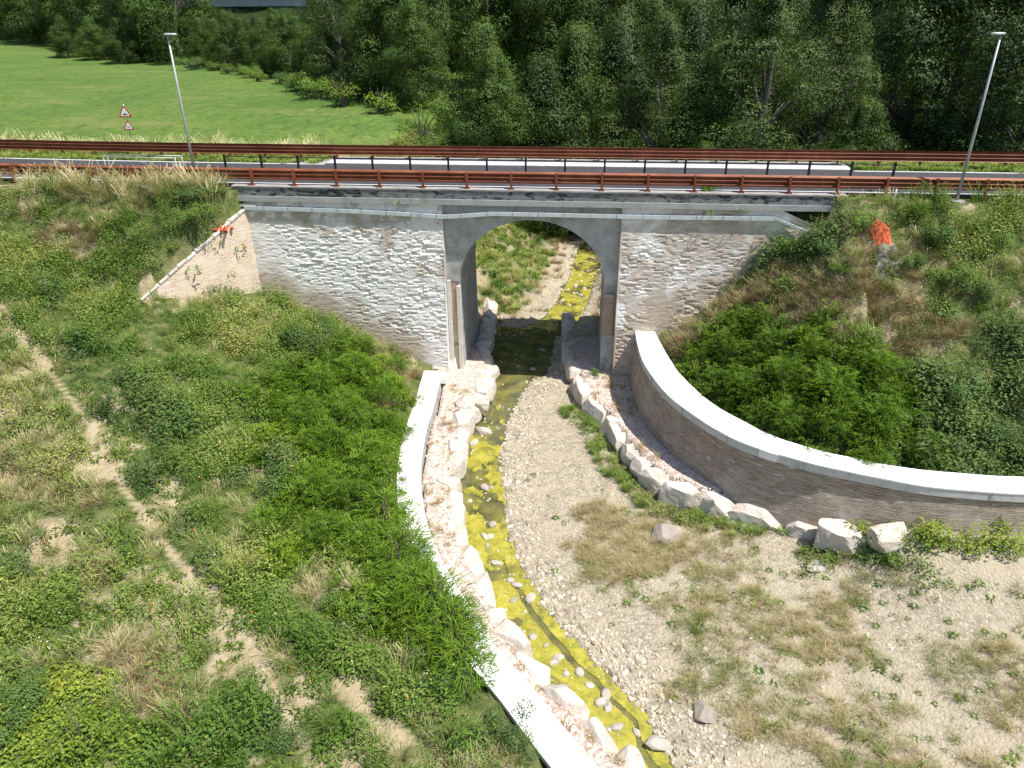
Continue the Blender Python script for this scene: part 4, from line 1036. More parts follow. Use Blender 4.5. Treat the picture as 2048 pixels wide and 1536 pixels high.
stuff('brown_grass', [p_grass(14, 50, .40, .36, .005, 1.5), p_grass(15, 46, .35, .45, .005, 1.1, .3)], C1[m_], rp.uniform(.7, 1.2, m_.sum()), tnt[m_], G_BROWN, 'flattened brown dead grass on the right slope', 'grass', 34, .3)
m_ = take(veg & isin(ty, 'y'), .6)
stuff('creeper', [p_clump(16, 50, .45, .28, .09, .07, .9), p_clump(17, 46, .4, .38, .08, .06, .8)], C1[m_], rp.uniform(.7, 1.1, m_.sum()), tnt[m_]+.05, G_YELLOW, 'bright yellow-green creeper leaves at the bottom left', 'creeper', 35)
m_ = (take(veg & isin(ty, 'e'), .3) | take(veg & isin(ty, 'w') & (y < 16), .2)) | take(veg & (pthd < 1.2), .2)
stuff('low_weeds', [p_rosette(22), p_rosette(23, 14, .2), p_clump(24, 26, .2, .18, .07, .04)], C1[m_], rp.uniform(.7, 1.5, m_.sum()), tnt[m_], G_YELLOW, 'low green rosettes on the bare soil of the left slope', 'weeds', 36)
m_ = take(veg & isin(ty, 'q'), .30)
def fr(seed, R, H, n_): 
    V, Q, T, _ = frond_mesh(seed, R, H, n_, 9, .26); return V, Q, np.clip(T, 0, 1)
stuff('locust_sprouts', [fr(91, .45, .7, 30), fr(92, .4, .95, 34), fr(93, .5, .6, 30)], C1[m_], rp.uniform(.6, 1.15, m_.sum())*(.7+.5*(mh[m_]-.5)), tnt[m_]*.8+.05, G_BRIGHT, 'bright green feathery sprouts filling in between the locust shrubs', 'sprouts', 60)
m_ = take(veg & isin(ty, 'we'), .004) & (x < 0)
stuff('poppies', [p_clump(94, 5, .05, .42, .05, .05, 1)], C1[m_], rp.uniform(.8, 1.2, m_.sum()), tnt[m_]*0, m_simple('poppy_petals', (.75, .06, .02), .6), 'tiny red poppies dotted over the left slope', 'flowers', 61)
m_ = take(veg & isin(ty, 'wWq'), .012)
stuff('white_flowers', [p_clump(95, 6, .10, .5, .035, .035, 1)], C1[m_], rp.uniform(.8, 1.3, m_.sum()), tnt[m_]*0, m_simple('white_petals', (.75, .75, .70), .6), 'tiny white flower heads among the weeds', 'flowers', 62)
# gravel plain
gr_ok = free & ch & ~tl & ~tr & (v < -.3)
m_ = take(gr_ok & isin(ty, 't'), .62*1.0) & (dens_n > .40) | take(gr_ok & isin(ty, 'm') & (dens_n > .47), .55) | take(gr_ok & isin(ty, 'm'), .08) | take(gr_ok & isin(ty, 'b'), .5)
stuff('olive_grass', [p_grass(18, 50, .34, .26, .0045, 1.3), p_grass(19, 54, .4, .22, .0045, 1.7), p_grass(20, 46, .3, .32, .0045, 1.0, .2)], C1[m_], rp.uniform(.5, .95, m_.sum()), tnt[m_]+.10, G_OLIVE, 'thin olive and brown grass tufts on the gravel plain', 'grass', 37, .2)
m_ = take(gr_ok & isin(ty, 'b') & (dens_n > .36), .8) | take(gr_ok & isin(ty, 'tm') & (rnd > .3) & (dens_n > .45) & (tn > .42), .62)
stuff('plain_dry_grass', [p_grass(97, 50, .36, .24, .0045, 1.5), p_grass(98, 44, .3, .3, .0045, 1.1, .3)], C1[m_], rp.uniform(.5, 1.05, m_.sum()), tnt[m_]+.15, G_BROWN, 'reddish-tan dry grass patches on the gravel plain', 'grass', 63, .25)
m_ = take(gr_ok & isin(ty, 'wy'), .8) | (take(gr_ok & isin(ty, 't'), .25) & (dens_n > .55))
stuff('bank_weeds', [p_clump(26, 40, .34, .4, .09, .05), p_clump(27, 36, .4, .3, .09, .07), p_grass(28, 40, .3, .4, .012, .8)], C1[m_], rp.uniform(.5, 1.05, m_.sum()), tnt[m_]+.1, G_YELLOW if False else G_WEED, 'green weeds along the foot of the right boulder row', 'weeds', 38)
m_ = take(gr_ok & isin(ty, 'mt'), .08) | take(gr_ok & isin(ty, 'g'), .008)
stuff('gravel_rosettes', [p_rosette(29, 9, .15), p_rosette(30, 12, .19), p_clump(31, 18, .16, .14, .07, .03)], C1[m_], rp.uniform(.6, 1.3, m_.sum()), tnt[m_]-.05, G_WEED, 'tiny green rosettes dotted over the gravel plain', 'weeds', 39)
# grass along the right rock row, tufts on the terraces, weeds climbing the curved wall foot
dRR = pdist(x, y, RROCK); m_ = take(gr_ok & (dRR < 1.0+.8*(dens_n-.5)) & (y < 30.5) & (y > 20.5), .75)
stuff('row_grass', [p_clump(32, 40, .28, .34, .08, .04), p_grass(33, 44, .28, .36, .01, .8)], C1[m_], rp.uniform(.5, 1.0, m_.sum()), tnt[m_]+.12, G_WEED, 'green grass strip hugging the right boulder row', 'grass', 40)
m_ = take((tl | tr) & free & (v < -.5) & (dens_n > .52), .16)
stuff('terrace_tufts', [p_grass(34, 36, .26, .3, .008, 1.2), p_rosette(35, 10, .16)], C1[m_], rp.uniform(.5, 1.0, m_.sum()), tnt[m_]+.1, G_BROWN, 'sparse reddish dry tufts on the pink rubble terraces', 'grass', 41)
wf = take(ch & free & (dRw < 1.5) & (x > 11.3), .9)
stuff('wall_foot_weeds', [p_clump(36, 60, .45, .75, .12, .07), p_clump(37, 50, .4, 1.0, .12, .06)], C1[wf], rp.uniform(.5, 1.1, wf.sum())*sstep(.3, .55, dens_n[wf]), tnt[wf]+.1, G_YELLOW, 'green creeping weeds at the foot of the tall curved wall', 'weeds', 42)

# pebbles
C2 = np.vstack([cand(-4, 18, 7.5, 34, 34), cand(-.8, 7.5, 10, 34, 60), cand(-3, 9, 34, 60, 22)])
x, y, z, u, v = prep(C2); px_, py_ = proj(np.stack([x, y, z], -1)); ok = (px_ > -60) & (px_ < 2100) & (py_ < 1640)
chh = inpoly(x, y, CHAN) | (v > 5.2); st2 = inpoly(x, y, STREAM); ds2 = pdist(x, y, STREAM, True)
ok &= chh & (~st2 | (ds2 < .12)) & (ds2 < np.where(v > 5.2, 2.2, 30)) & ~inpoly(x, y, [tuple(p) for p in LW]+[tuple(p) for p in LWb[::-1]]) & (pdist(x, y, (LW+LWb)/2) > .5)
C2 = C2[ok]; x, y, ds2 = x[ok], y[ok], ds2[ok]
tlr = inpoly(x, y, TL) | inpoly(x, y, TR)
s_ = np.exp(rp.normal(-3.75, .5, len(x)))*(1+1.3*sstep(2.2, .2, ds2)*(~tlr))*np.where((y < 16) & ~tlr, 1.25, 1)
s_ = np.minimum(s_, .13)
keep = (rp.random(len(x)) < np.where(tlr, .9, np.where(ds2 < 1.6, 1.0, np.where(ds2 < 2.8, .7, .35))))
C2 = C2[keep]; s_ = s_[keep]
tree_pk = lambda V: dict(pink=(inpoly(V[:, 0], V[:, 1], TL) | inpoly(V[:, 0], V[:, 1], TR)).astype(float))
stuff('pebbles', [p_pebble(k_) for k_ in range(8)], C2, s_, rp.uniform(-.5, .5, len(C2)), M_PEBBLE, 'pale cobbles and gravel covering the stream banks', 'gravel', 43, .1, extra=tree_pk, sink=.0)

C6 = cand(-2.2, 7.5, 9, 60, 3.2); x, y, z, u, v = prep(C6); m_ = inpoly(x, y, STREAM) & ((y < 32) | (y > 40.3) | (rp.random(len(x)) < .3))
r_ = np.random.default_rng(5); V, Fq, t_ = bake([p_pebble(k_) for k_ in range(8)], x[m_], y[m_], 0*x[m_]+.012, np.exp(r_.normal(-2.9, .4, m_.sum()))*np.where(y[m_] > 40, 1.5, 1), r_.uniform(0, .5, m_.sum()), r_)
mesh('stream_pebbles', V, Fq, M_PEBBLE, None, False, attrs=dict(tint=t_, pink=0*t_), kind='stuff', label='small stones breaking through the algae of the stream', cat='gravel')
# behind the bridge: stream banks, verge, field edge
C3 = cand(-16, 12, 39.5, 62, 16); x, y, z, u, v = prep(C3); ds3 = pdist(x, y, STREAM, True); st3 = inpoly(x, y, STREAM); dn = fbm(x*.6, y*.6, 81, 4); r3 = rp.random(len(x))
bk = (v > 7.6) & ~st3 & (z < 8.6) & (ds3 > .6) & (ds3 < 14)
m_ = bk & (dn+.03*ds3 > .42) & (ds3 > 1.7)
stuff('far_bank_weeds', [p_clump(44, 36, .36, .4, .10, .05), p_clump(45, 32, .36, .35, .09, .05), p_grass(46, 40, .34, .5, .014, .8)], C3[m_], rp.uniform(.6, 1.2, m_.sum()), (dn[m_]-.5)*1.4+rp.normal(0, .1, m_.sum())+.06, G_WEED, 'green weeds on the sunlit bank seen through the arch', 'weeds', 44)
m_ = bk & (r3 < .12)
stuff('far_bank_grass', [p_grass(47, 40, .4, .45, .010, 1.1), p_grass(48, 40, .4, .5, .010, .9, .3)], C3[m_], rp.uniform(.6, 1.1, m_.sum()), rp.normal(-.1, .15, m_.sum()), G_BROWN, 'brownish grass on the bank seen through the arch', 'grass', 45, .2)
C4 = np.vstack([cand(-40, 45, 29, 56, 12)]); x, y, z, u, v = prep(C4)
vv = v-np.where(u < -12, .0017*(u+12)**2, 0); dn = fbm(x*.5, y*.5, 83, 3)
m_ = ((vv > 7.3) & (vv < 9.0+2*dn) & (u < -2) & (z > 8.6)) | ((vv > -1.5) & (vv < -.2) & (u < -14.6) & (dn > .38))
stuff('verge_straw', STRAW, C4[m_], rp.uniform(.6, 1.15, m_.sum())*np.where(u[m_] < -13, 1.15, .6)*np.where(vv[m_] > 5, 1.3, 1.4), rp.normal(.12, .15, m_.sum()), G_STRAW, 'tall pale straw grass along the far verge left of the bridge', 'grass', 46, .2)
m_ = ((vv > 5.6) & (vv < 8.3) & ((u < -12.2) | (u > 15.2)) & (z > 8.6))
stuff('verge_grass', [p_grass(49, 44, .36, .32, .014, .9), p_clump(50, 30, .3, .25, .09, .06)], np.repeat(C4[m_], 2, 0)+rp.normal(0, .2, (2*m_.sum(), 2)), rp.uniform(.6, 1.1, 2*m_.sum()), rp.normal(.15, .15, 2*m_.sum()), G_WEED, 'short green grass on the verge behind the road', 'grass', 47)

# ------------------------------------------------------------------ shrubs
def reed_mesh(seed, R=.9, H=1.4, n_=420):
    r = np.random.default_rng(seed); V = []; T = []
    for i in range(n_):
        a_ = r.uniform(0, 2*math.pi); rr = R*math.sqrt(r.random()); base = np.array([rr*math.cos(a_), rr*math.sin(a_), r.uniform(.1, H)*(1-.4*(rr/R)**2)])
        a2 = a_+r.normal(0, .7); d = np.array([math.cos(a2), math.sin(a2), r.uniform(-.1, .7)]); d /= np.linalg.norm(d); l = r.uniform(.25, .5); s = np.cross(d, [0, 0, 1]); s = s/np.linalg.norm(s)*.014
        m_ = base+d*l*.5; t = base+d*l-np.array([0, 0, .08])
        V += [base-s*.4, base+s*.4, m_+s, m_-s, m_-s, m_+s, t+s*.1, t-s*.1]; T += [.25+.5*base[2]/H+r.normal(0, .12)]*8
    return np.array(V), np.arange(len(V)).reshape(-1, 4), np.clip(T, 0, 1), [((r.normal(0, .4)*R, r.normal(0, .4)*R), 1.0) for _ in range(6)]
def bush_mesh(seed, R=1.2, H=1.5, n_=2600, leaf=.10):
    r = np.random.default_rng(seed); lobes = [(r.normal(0, .42, 2)*R, r.uniform(.55, 1.0)) for _ in range(9)]; C = []; Nn = []
    for i in range(n_):
        lb, s = lobes[i % 9]; w_ = r.normal(0, 1, 3); w_ /= np.linalg.norm(w_); w_[2] = abs(w_[2]) if r.random() < .8 else w_[2]
        q = .55*s*r.uniform(.6, 1.05); C.append([lb[0]+w_[0]*R*q, lb[1]+w_[1]*R*q, max(.03, H*s*.45+w_[2]*H*q*.9)]); Nn.append(w_+r.normal(0, .3, 3)+[0, 0, .4])
    C = np.array(C); Nn = np.array(Nn); Nn /= np.linalg.norm(Nn, axis=1)[:, None]
    V, Q = leaf_quads(C, Nn, leaf*r.uniform(.6, 1.3, n_), leaf*.6, r)
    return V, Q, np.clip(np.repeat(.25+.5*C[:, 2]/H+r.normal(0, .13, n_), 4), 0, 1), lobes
def shrub_proto(name, gen, leafm, seed, label, **kw):
    V, Q, T, lobes = gen(seed, **kw)
    r = empty(name, (0, 0, 0), label, 'shrub'); mesh('foliage', V, Q, leafm, r, False, attrs=dict(tint=T))
    b = MB()
    for lb, s in lobes: b.tube([(0, 0, -.3), (lb[0]*.4, lb[1]*.4, .5*s), (lb[0]*.9, lb[1]*.9, 1.1*s)], [.035, .025, .012], 5)
    b.obj('stem', M_BARK, r); return r
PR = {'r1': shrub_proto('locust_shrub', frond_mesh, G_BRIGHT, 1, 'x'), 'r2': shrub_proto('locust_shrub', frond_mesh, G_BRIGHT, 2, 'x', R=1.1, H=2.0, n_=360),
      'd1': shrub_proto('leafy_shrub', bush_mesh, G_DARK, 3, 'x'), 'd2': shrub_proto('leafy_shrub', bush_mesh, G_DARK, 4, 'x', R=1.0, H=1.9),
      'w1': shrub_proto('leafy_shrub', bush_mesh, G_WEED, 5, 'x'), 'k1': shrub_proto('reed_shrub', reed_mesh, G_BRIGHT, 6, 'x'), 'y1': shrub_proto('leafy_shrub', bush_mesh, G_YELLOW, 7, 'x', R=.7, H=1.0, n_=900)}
used = set()
def place(key, x, y, label, s=1.0, rz=None, group=None, z=None, cat='shrub'):
    rz = rng.uniform(0, 6.28) if rz is None else rz; z = float(height(x, y))-.05 if z is None else z
    o = PR[key]
    if key in used: o = copy_thing(o, (x, y, z), rz, s, label)
    else: used.add(key); o.location = (x, y, z); o.rotation_euler = (0, 0, rz); o.scale = (s,)*3; o['label'] = label
    if group: o['group'] = group
    elif 'group' in o: del o['group']
    o['category'] = cat
    return o
G1 = 'locust shrubs massed left of the low white wall'
lst = [(735, 690, 'r2', .55), (800, 720, 'r1', .55), (700, 740, 'r1', .8), (640, 770, 'r2', .8), (760, 790, 'r2', .75), (600, 830, 'r1', .85), (690, 840, 'r1', .9), (770, 850, 'r1', .6), (650, 900, 'r2', .9), (560, 930, 'd1', .8), (730, 930, 'r1', .85),
       (620, 980, 'r1', .8), (710, 1010, 'r2', .8), (775, 1040, 'k1', .9), (660, 1070, 'r1', .75), (740, 1090, 'r1', .75), (800, 1130, 'k1', .95), (760, 1170, 'r2', .6), (835, 1200, 'k1', .9), (900, 1270, 'k1', .85), (860, 1290, 'r1', .6), (930, 1340, 'k1', .8), (820, 1240, 'r1', .6), (880, 1360, 'd1', .5), (600, 690, 'd2', .8), (650, 650, 'd2', .6), (720, 1230, 'd1', .55)]
for i, (px, py, k_, s) in enumerate(lst):
    gx_, gy_, gz_ = ground_at(px, py+20)
    s *= 1.15; kind = {'r': 'bright green feathery', 'k': 'spiky-leaved overhanging', 'd': 'dark green leafy'}[k_[0]]
    place(k_, gx_, gy_, '%s shrub left of the white wall, %s from the bridge' % (kind, ORD[i]), s, None, G1)
for i, (X_, Y_, k_, s) in enumerate(((-3.2, 17.6, 'r1', .8), (-2.75, 16.7, 'r2', .75), (-2.3, 15.9, 'k1', 1.1), (-1.95, 15.3, 'r1', .8), (-3.6, 18.8, 'k1', 1.0), (-3.1, 16.2, 'r2', .9), (-1.6, 14.6, 'k1', .95))):
    place(k_, X_, Y_, 'full leafy shrub spilling over the low white wall, %s going downstream' % ORD[i], s, None, G1)
G2 = 'locust shrubs massed behind the tall curved wall'
lst = [(1450, 690, 'r2', .7), (1540, 670, 'r1', .75), (1620, 700, 'r2', .7), (1480, 760, 'r1', .8), (1570, 760, 'r2', .85), (1660, 770, 'r1', .9), (1730, 740, 'r2', .7), (1560, 830, 'r1', .75), (1650, 850, 'r2', .85), (1740, 840, 'r1', .9), (1800, 790, 'r1', .7),
       (1640, 900, 'r1', .55), (1730, 910, 'r1', .6), (1810, 900, 'r2', .75), (1400, 720, 'y1', .8), (1860, 830, 'd1', .85), (1930, 790, 'd2', .85), (1990, 850, 'd1', .85), (1890, 910, 'd2', .75), (1960, 920, 'd1', .6), (2030, 780, 'd2', .8), (2040, 900, 'd1', .7)]
for i, (px, py, k_, s) in enumerate(lst):
    gx_, gy_, gz_ = ground_at(px, py+25)
    kind = {'r': 'bright green feathery', 'y': 'yellow-green leafy', 'd': 'dark green leafy'}[k_[0]]
    place(k_, gx_, gy_, '%s shrub behind the curved wall, %s from the bridge' % (kind, ORD[i]), s, None, G2)
for i, (px, py, k_, s, lab) in enumerate([(385, 395, 'd1', .7, 'dark leafy shrub at the top of the left slope beside the bridge end'), (400, 470, 'w1', .75, 'green shrub against the upper edge of the beige wing wall'), (345, 500, 'y1', .45, 'small yellow-green shrub left of the beige wing wall'),
      (440, 400, 'w1', .35, 'little green shrub at the left end of the bridge deck'), (1720, 440, 'w1', .6, 'green shrub under the right end of the bridge deck'), (1640, 500, 'd1', .7, 'dark shrub beside the end of the sloping conduit'), (1580, 490, 'w1', .55, 'green shrub against the right abutment top corner'),
      (1838, 425, 'r2', .55, 'tall feathery shrub rising before the right part of the near guardrail'), (1870, 480, 'd1', .8, 'dark shrub on the slope below the right street lamp'), (1900, 560, 'w1', .8, 'green bushy shrub midway down the right slope'), (1980, 480, 'w1', .7, 'grey-green shrub at the right edge below the road'),
      (1830, 530, 'd2', .5, 'dark shrub just right of the grey fabric sheet'), (1960, 600, 'd2', .6, 'dark shrub low on the right slope near the frame edge'), (1680, 540, 'w1', .45, 'small green shrub left of the orange netting'), (1330, 660, 'w1', .3, 'small green shrub by the start of the tall curved wall'),
      (1390, 590, 'w1', .42, 'green shrub at the foot of the right abutment'), (560, 600, 'w1', .5, 'green shrub at the foot of the left abutment under the wing'), (470, 600, 'w1', .5, 'grey-green shrub in front of the beige wing wall'),
      (1850, 1040, 'y1', .7, 'yellow-green creeper mound against the right curved wall'), (1990, 1050, 'y1', .85, 'yellow-green creeper mound at the right frame edge under the wall'), (1790, 1040, 'w1', .35, 'small dark weed bush behind the last white boulder'),
      (1172, 800, 'w1', .22, 'tuft of bright green weed at the start of the right boulder row'), (1190, 738, 'd1', .28, 'dark weed bush in shade at the foot of the right pier'),
      (30, 1130, 'd1', .6, 'dark green bush at the left frame edge'), (160, 1500, 'y1', .9, 'yellow-green bush in the bottom left corner'), (60, 1420, 'd1', .6, 'dark leafy bush near the bottom left corner'), (560, 1480, 'd1', .5, 'grey-green bush in the lower left beside bare soil'), (1030, 1490, 'd1', .5, 'dark bush leaning on the low white wall at the bottom')]):
    gx_, gy_, gz_ = ground_at(px, py+12); place(k_, gx_, gy_, lab, s)
for px, py, k_, s, lab in [(2010, 300, 'r1', .6, 'bright feathery shrub behind the far guardrail at the right edge')]:
    p = W(23.6, 9.2); place(k_, p[0], p[1], lab, .6)
# plants rooted in the masonry
def wallplant(u_, v_, z_, s, lab, nrm=None, key='fern'):
    p = W(u_, v_, z_); V, Q, T = p_clump(70+int(z_*10), 26, .34, .3, .2, .06, .3); V = V*s
    o = mesh('wall_plant', V+np.array(p), Q, G_WEED, None, False, attrs=dict(tint=T+.1)); tag(o, lab, 'plant', 'plants rooted in the brickwork')
for u_, v_, z_, s, lab in [(-15.3, -2.9, 6.55, 1.2, 'large tuft of leaves growing out of the beige wing wall'), (-14.6, -1.7, 7.6, .8, 'upper leafy tuft on the beige wing wall'), (-14.0, -.8, 7.0, 1.0, 'leafy tuft near the right edge of the beige wing wall'),
      (-14.4, -1.4, 6.0, .7, 'small tuft low on the beige wing wall'), (-6.6, -.25, 9.2, .9, 'green plant hanging from the deck ledge left of the arch'), (-5.2, -.3, 9.3, .5, 'small plant on the deck ledge above the left abutment edge'), (7.4, -.25, 8.95, .8, 'green plant behind the conduit on the right abutment'), (8.9, -.3, 9.1, .7, 'plant under the deck ledge near the bend of the conduit'), (4.9, -.08, 5.4, .3, 'tiny green plant in the right abutment brickwork')]:
    wallplant(u_, v_, z_, s, lab)

# ------------------------------------------------------------------ trees
def tree_mesh(seed, H=12, R=4.2, base=.15, n_=15000, leaf=.24, nclump=70, droop=.3):
    r = np.random.default_rng(seed); C = []; Nn = []; T = []; cl = []
    for i in range(nclump):
        t = r.uniform(base, 1)**.85; prof = math.sin(min(1, (t-base)/(1-base)*1.05+.12)*math.pi)**.55
        th = r.uniform(0, 2*math.pi); q = R*prof*r.uniform(.45, 1.0)
        cl.append((q*math.cos(th), q*math.sin(th), H*t*.97, R*r.uniform(.20, .42), r.normal(0, .12)))
    nclump = len(cl); per = n_//nclump
    for (cx, cy, cz, cr, ct_) in cl:
        w_ = r.normal(0, 1, (per, 3)); w_ /= np.linalg.norm(w_, axis=1)[:, None]; rad = cr*r.uniform(.25, 1.0, per)**.38*(1+.35*np.sin(w_[:, 0]*5+cx)*np.cos(w_[:, 1]*4+cy))
        c = np.array([cx, cy, cz])+w_*rad[:, None]*[1, 1, .75]; c[:, 2] -= droop*cr*r.random(per)*(np.abs(w_[:, 2]) < .4)
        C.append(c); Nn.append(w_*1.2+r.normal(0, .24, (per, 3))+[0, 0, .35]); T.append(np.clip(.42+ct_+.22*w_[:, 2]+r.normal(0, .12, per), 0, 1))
    C = np.vstack(C); Nn = np.vstack(Nn); Nn /= np.linalg.norm(Nn, axis=1)[:, None]
    V, Q = leaf_quads(C, Nn, leaf*r.uniform(.6, 1.35, len(C)), leaf*.62*r.uniform(.7, 1.2, len(C)), r)
    return V, Q, np.repeat(np.concatenate(T), 4), cl
def tree_proto(name, seed, leafm, barkm, **kw):
    V, Q, T, cl = tree_mesh(seed, **kw); H = kw.get('H', 12)
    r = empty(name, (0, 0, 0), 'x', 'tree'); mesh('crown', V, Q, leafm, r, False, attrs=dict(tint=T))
    b = MB(); q = np.random.default_rng(seed); tw = [(q.normal(0, .12)*k_, q.normal(0, .12)*k_, H*.85*k_/5) for k_ in range(6)]; tw[0] = (0, 0, -.8)
    b.tube(tw, [H*.024*(1-.15*k_) for k_ in range(6)], 8)
    for (cx, cy, cz, cr, _) in cl[:26]:
        z0 = max(.12*H, cz*.62); t_ = z0/(H*.85)*5; bx_, by_ = np.interp(t_, range(6), [p[0] for p in tw]), np.interp(t_, range(6), [p[1] for p in tw])
        b.tube([(bx_, by_, z0), ((bx_+cx)/2, (by_+cy)/2, (z0+cz)/2+.2), (cx, cy, cz)], [.011*H*.8, .006*H, .02], 5)
    b.obj('trunk', barkm, r, True); return r
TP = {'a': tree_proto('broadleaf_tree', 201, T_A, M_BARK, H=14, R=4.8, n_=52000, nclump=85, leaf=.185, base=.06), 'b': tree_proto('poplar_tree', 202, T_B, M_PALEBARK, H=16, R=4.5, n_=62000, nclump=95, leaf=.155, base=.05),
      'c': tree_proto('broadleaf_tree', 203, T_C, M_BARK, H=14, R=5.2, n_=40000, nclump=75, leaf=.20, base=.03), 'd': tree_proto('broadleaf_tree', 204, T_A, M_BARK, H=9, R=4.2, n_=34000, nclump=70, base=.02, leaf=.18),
      'e': tree_proto('locust_tree', 205, T_A, M_BARK, H=11, R=3.9, n_=42000, nclump=75, base=.03, leaf=.16)}
tused = set()
def tree(key, x, y, label, s=1.0, sz=1.0, group='trees of the wood behind the road', z=None):
    z = float(height(x, y))-.1 if z is None else z; rz = rng.uniform(0, 6.28); o = TP[key]
    if key in tused: o = copy_thing(o, (x, y, z), rz, (s, s, s*sz), label)
    else: tused.add(key); o.location = (x, y, z); o.rotation_euler = (0, 0, rz); o.scale = (s, s, s*sz); o['label'] = label
    o['group'] = group; return o
def at_px(px, Y): d = ray(px, 200); t = Y/d[1]; return float(d[0]*t), Y
front = [(1000, 60, 'e', .88, 1.0, 'light green round tree behind the road left of centre'), (985, 58, 'a', .72, 1.1, 'dark green tree at the right end of the field edge'), (1080, 60, 'c', .9, 1, 'dark tree above the arch crown'), (1150, 62, 'a', 1.0, 1.1, 'tall dark green tree behind the arch, left of the pale poplar'),
         (1320, 58, 'b', .95, 1.05, 'tall pale green poplar right of the arch'), (1240, 68, 'c', 1.1, 1.1, 'very dark tree in the gap left of the pale poplar'), (1430, 56, 'a', .9, 1, 'mid green tree right beside the tall pale poplar'), (1520, 54, 'b', 1.0, 1.05, 'tallest grey-green poplar above the right abutment'),
         (1640, 58, 'b', .92, 1.1, 'pale poplar with spreading crown above the right end of the deck'), (1740, 48, 'a', .62, .95, 'bright medium tree just left of the dark forest gap'), (1690, 45, 'd', .45, .9, 'small bright bushy tree close behind the guardrail at right'), (1225, 64, 'd', .75, 1, 'bushy young tree low behind the guardrail above the right pier'),
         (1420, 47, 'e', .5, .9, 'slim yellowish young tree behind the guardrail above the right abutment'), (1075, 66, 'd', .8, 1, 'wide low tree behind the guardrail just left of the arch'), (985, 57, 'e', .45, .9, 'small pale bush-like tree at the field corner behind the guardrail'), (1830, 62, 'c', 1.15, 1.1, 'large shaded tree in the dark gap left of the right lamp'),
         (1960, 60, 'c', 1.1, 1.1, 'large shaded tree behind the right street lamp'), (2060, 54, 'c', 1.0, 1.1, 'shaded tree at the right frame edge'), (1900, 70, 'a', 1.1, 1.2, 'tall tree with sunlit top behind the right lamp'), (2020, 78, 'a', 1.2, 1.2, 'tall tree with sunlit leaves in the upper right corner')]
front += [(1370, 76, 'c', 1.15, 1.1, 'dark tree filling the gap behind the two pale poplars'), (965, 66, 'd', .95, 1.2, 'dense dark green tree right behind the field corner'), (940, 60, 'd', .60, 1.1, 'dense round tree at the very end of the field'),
          (800, 74, 'd', 1.1, 1.2, 'broad dark tree behind the two reedy bushes'), (1100, 84, 'a', 1.2, 1.2, 'tall background tree above the left half of the arch'), (860, 82, 'b', .95, 1.1, 'tall grey-green tree rising behind the reedy bushes'), (740, 86, 'a', .95, 1.1, 'tall dark tree right of the whitish trunk')]
for px, Y, k_, s, sz, lab in front:
    X_, Y_ = at_px(px, Y); tree(k_, X_, Y_, lab, s, sz)
fe = [(-8.2, 69, 'a', .62, 'dark tree at the field edge beside the reed bushes'), (-12, 76, 'b', .70, 'pale willow-like tree at the field edge with a whitish trunk'), (-17, 80, 'b', .75, 'grey-green willow tree behind the field corner bushes'), (-21, 90, 'a', .7, 'green tree at the field corner below the viaduct'),
      (-27, 98, 'd', .68, 'rounded green tree under the right part of the viaduct'), (-34, 103, 'd', .66, 'round green tree just right of the viaduct pier'), (-41, 108, 'a', .42, 'narrow green tree beside the viaduct pier')]
for X_, Y_, k_, s, lab in fe: tree(k_, X_, Y_, lab, s, 1.0, 'trees along the field edge')
for i in range(16):
    X_ = -66+44*((i*5) % 16)/15+rng.normal(0, 1); Y_ = 112+rng.uniform(0, 26)
    tree('dc'[i % 2], X_, Y_, 'low dark tree under the viaduct, %s counted from the field corner' % ORD[i], .62 if i % 2 == 0 else .40, 1.0, 'low trees under the viaduct')
for i in range(14):
    t = i/13; X_ = -47+35*t+rng.normal(0, .7); Y_ = 115-37*t+rng.normal(0, .8)+3
    tree('dced'[i % 4], X_, Y_, 'leafy edge tree between hedge and reedy bushes, %s from the left' % ORD[i], (.72, .42, .55, .62)[i % 4], 1.0, 'trees along the field corner')
for i in range(14):
    t = i/13; X_ = -46+33*t+rng.normal(0, .6); Y_ = 111-36*t+rng.normal(0, .6)
    place(('w1', 'y1', 'd1')[i % 3], X_, Y_, 'low bush along the back edge of the field, %s from the left' % ORD[i], 1.0+.4*((i*7) % 5)/4 if i % 3 != 1 else 1.5, None, 'bushes along the back edge of the field')
for i in range(24):
    X_ = -100+72*((i*7) % 24)/23+rng.normal(0, 1); Y_ = 150+rng.uniform(0, 48)+max(0, (-X_-60)*.5)
    tree('dc'[i % 2], X_, Y_, 'small dark tree far below the viaduct deck, %s counted outward' % ORD[i], .60 if i % 2 == 0 else .38, .85, 'small trees far below the viaduct')
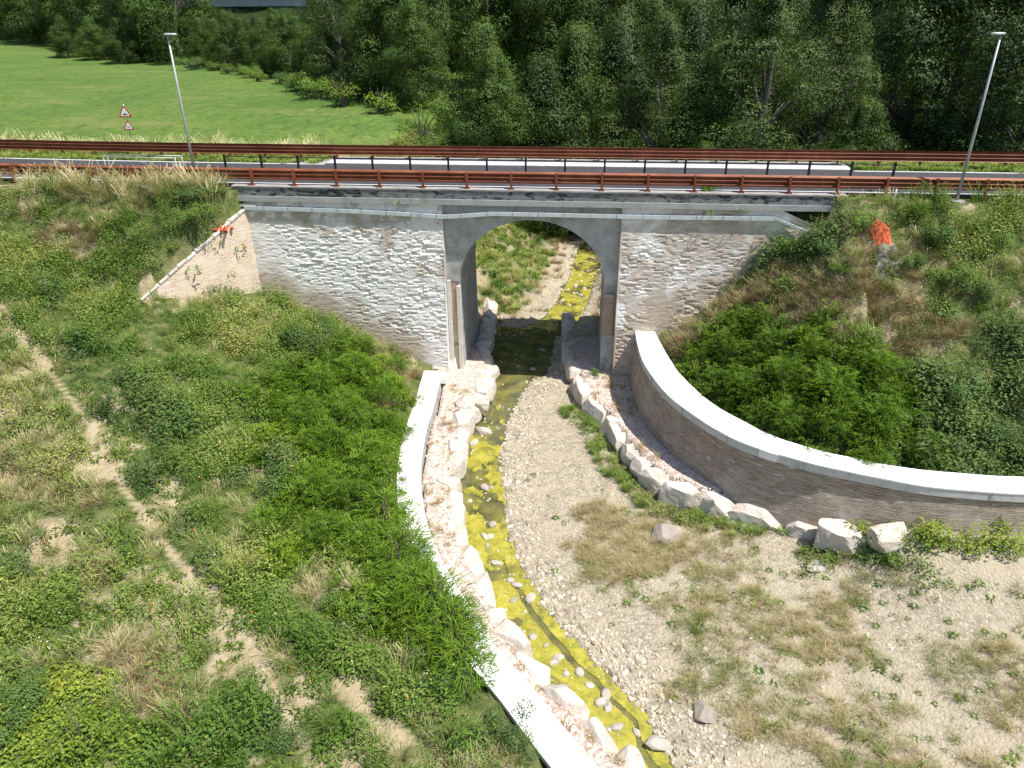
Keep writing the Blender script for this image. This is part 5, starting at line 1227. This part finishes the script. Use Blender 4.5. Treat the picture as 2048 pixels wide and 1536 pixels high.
for i in range(26):
    t = i/25; X_ = -47-112*t+rng.normal(0, .8); Y_ = 115+112*t+rng.normal(0, 1)
    tree('dac'[i % 3], X_, Y_, 'dark hedge tree at the far field edge, %s counted from the right' % ORD[i], (1.45 if i % 3 == 0 else .95)*(1+.012*i), 1.1, 'hedge trees along the far field edge')
bx_l = 'dark tree in the back rows of the wood, mostly hidden behind nearer crowns'
for i in range(34):
    X_ = -17+99*((i*7) % 34)/33+rng.normal(0, 2); Y_ = 82+rng.uniform(0, 26)
    if X_ < -5: Y_ = 96+rng.uniform(0, 12); 
    sc_t = rng.uniform(1.0, 1.35) if X_ > -8 else .75
    tree('cacb'[i % 4], X_, Y_, bx_l, sc_t, 1.2 if X_ > -8 else .95, 'back row trees of the wood')
for i in range(26):
    X_ = -230+310*i/25; Y_ = 262+rng.uniform(-12, 20)-(95 if X_ > -10 else 0)
    tree('ca'[i % 2], X_, Y_, 'distant dark tree beyond the viaduct closing off the view', 1.9, 1.0, 'distant trees beyond the viaduct')
bs = [(-7.2, 62, 'k1', 2.0, 'pale reedy bush at the field edge, leftmost of the two'), (-5.2, 57.5, 'k1', 1.5, 'pale reedy bush at the field edge, nearer one'), (-3.4, 53, 'd1', 1.2, 'dark low bush at the right end of the field'), (-6.2, 60, 'w1', 1.3, 'green bush between the two reedy bushes'),
      (-11, 66.5, 'y1', 2.2, 'bright yellow-green sunlit bush in the field corner'), (-15, 71, 'y1', 2.4, 'wide sunlit creeper-covered bush at the back of the field'), (-18.5, 76, 'w1', 1.8, 'green bush at the back of the field beneath the willow'), (-22, 82, 'w1', 1.6, 'dark green bush at the far field corner'),
      (3.2, 58.5, 'w1', 1.2, 'green bush on the bank seen through the top of the arch'), (1.5, 56.5, 'r1', 1.0, 'bright green feathery bush seen through the crown of the arch'), (5.2, 60.5, 'r2', 1.1, 'bright feathery bush over the stream bend seen through the arch'), (-.5, 59, 'w1', 1.2, 'green bush at the top of the far bank seen through the arch')]
for X_, Y_, k_, s, lab in bs: place(k_, X_, Y_, lab, s)
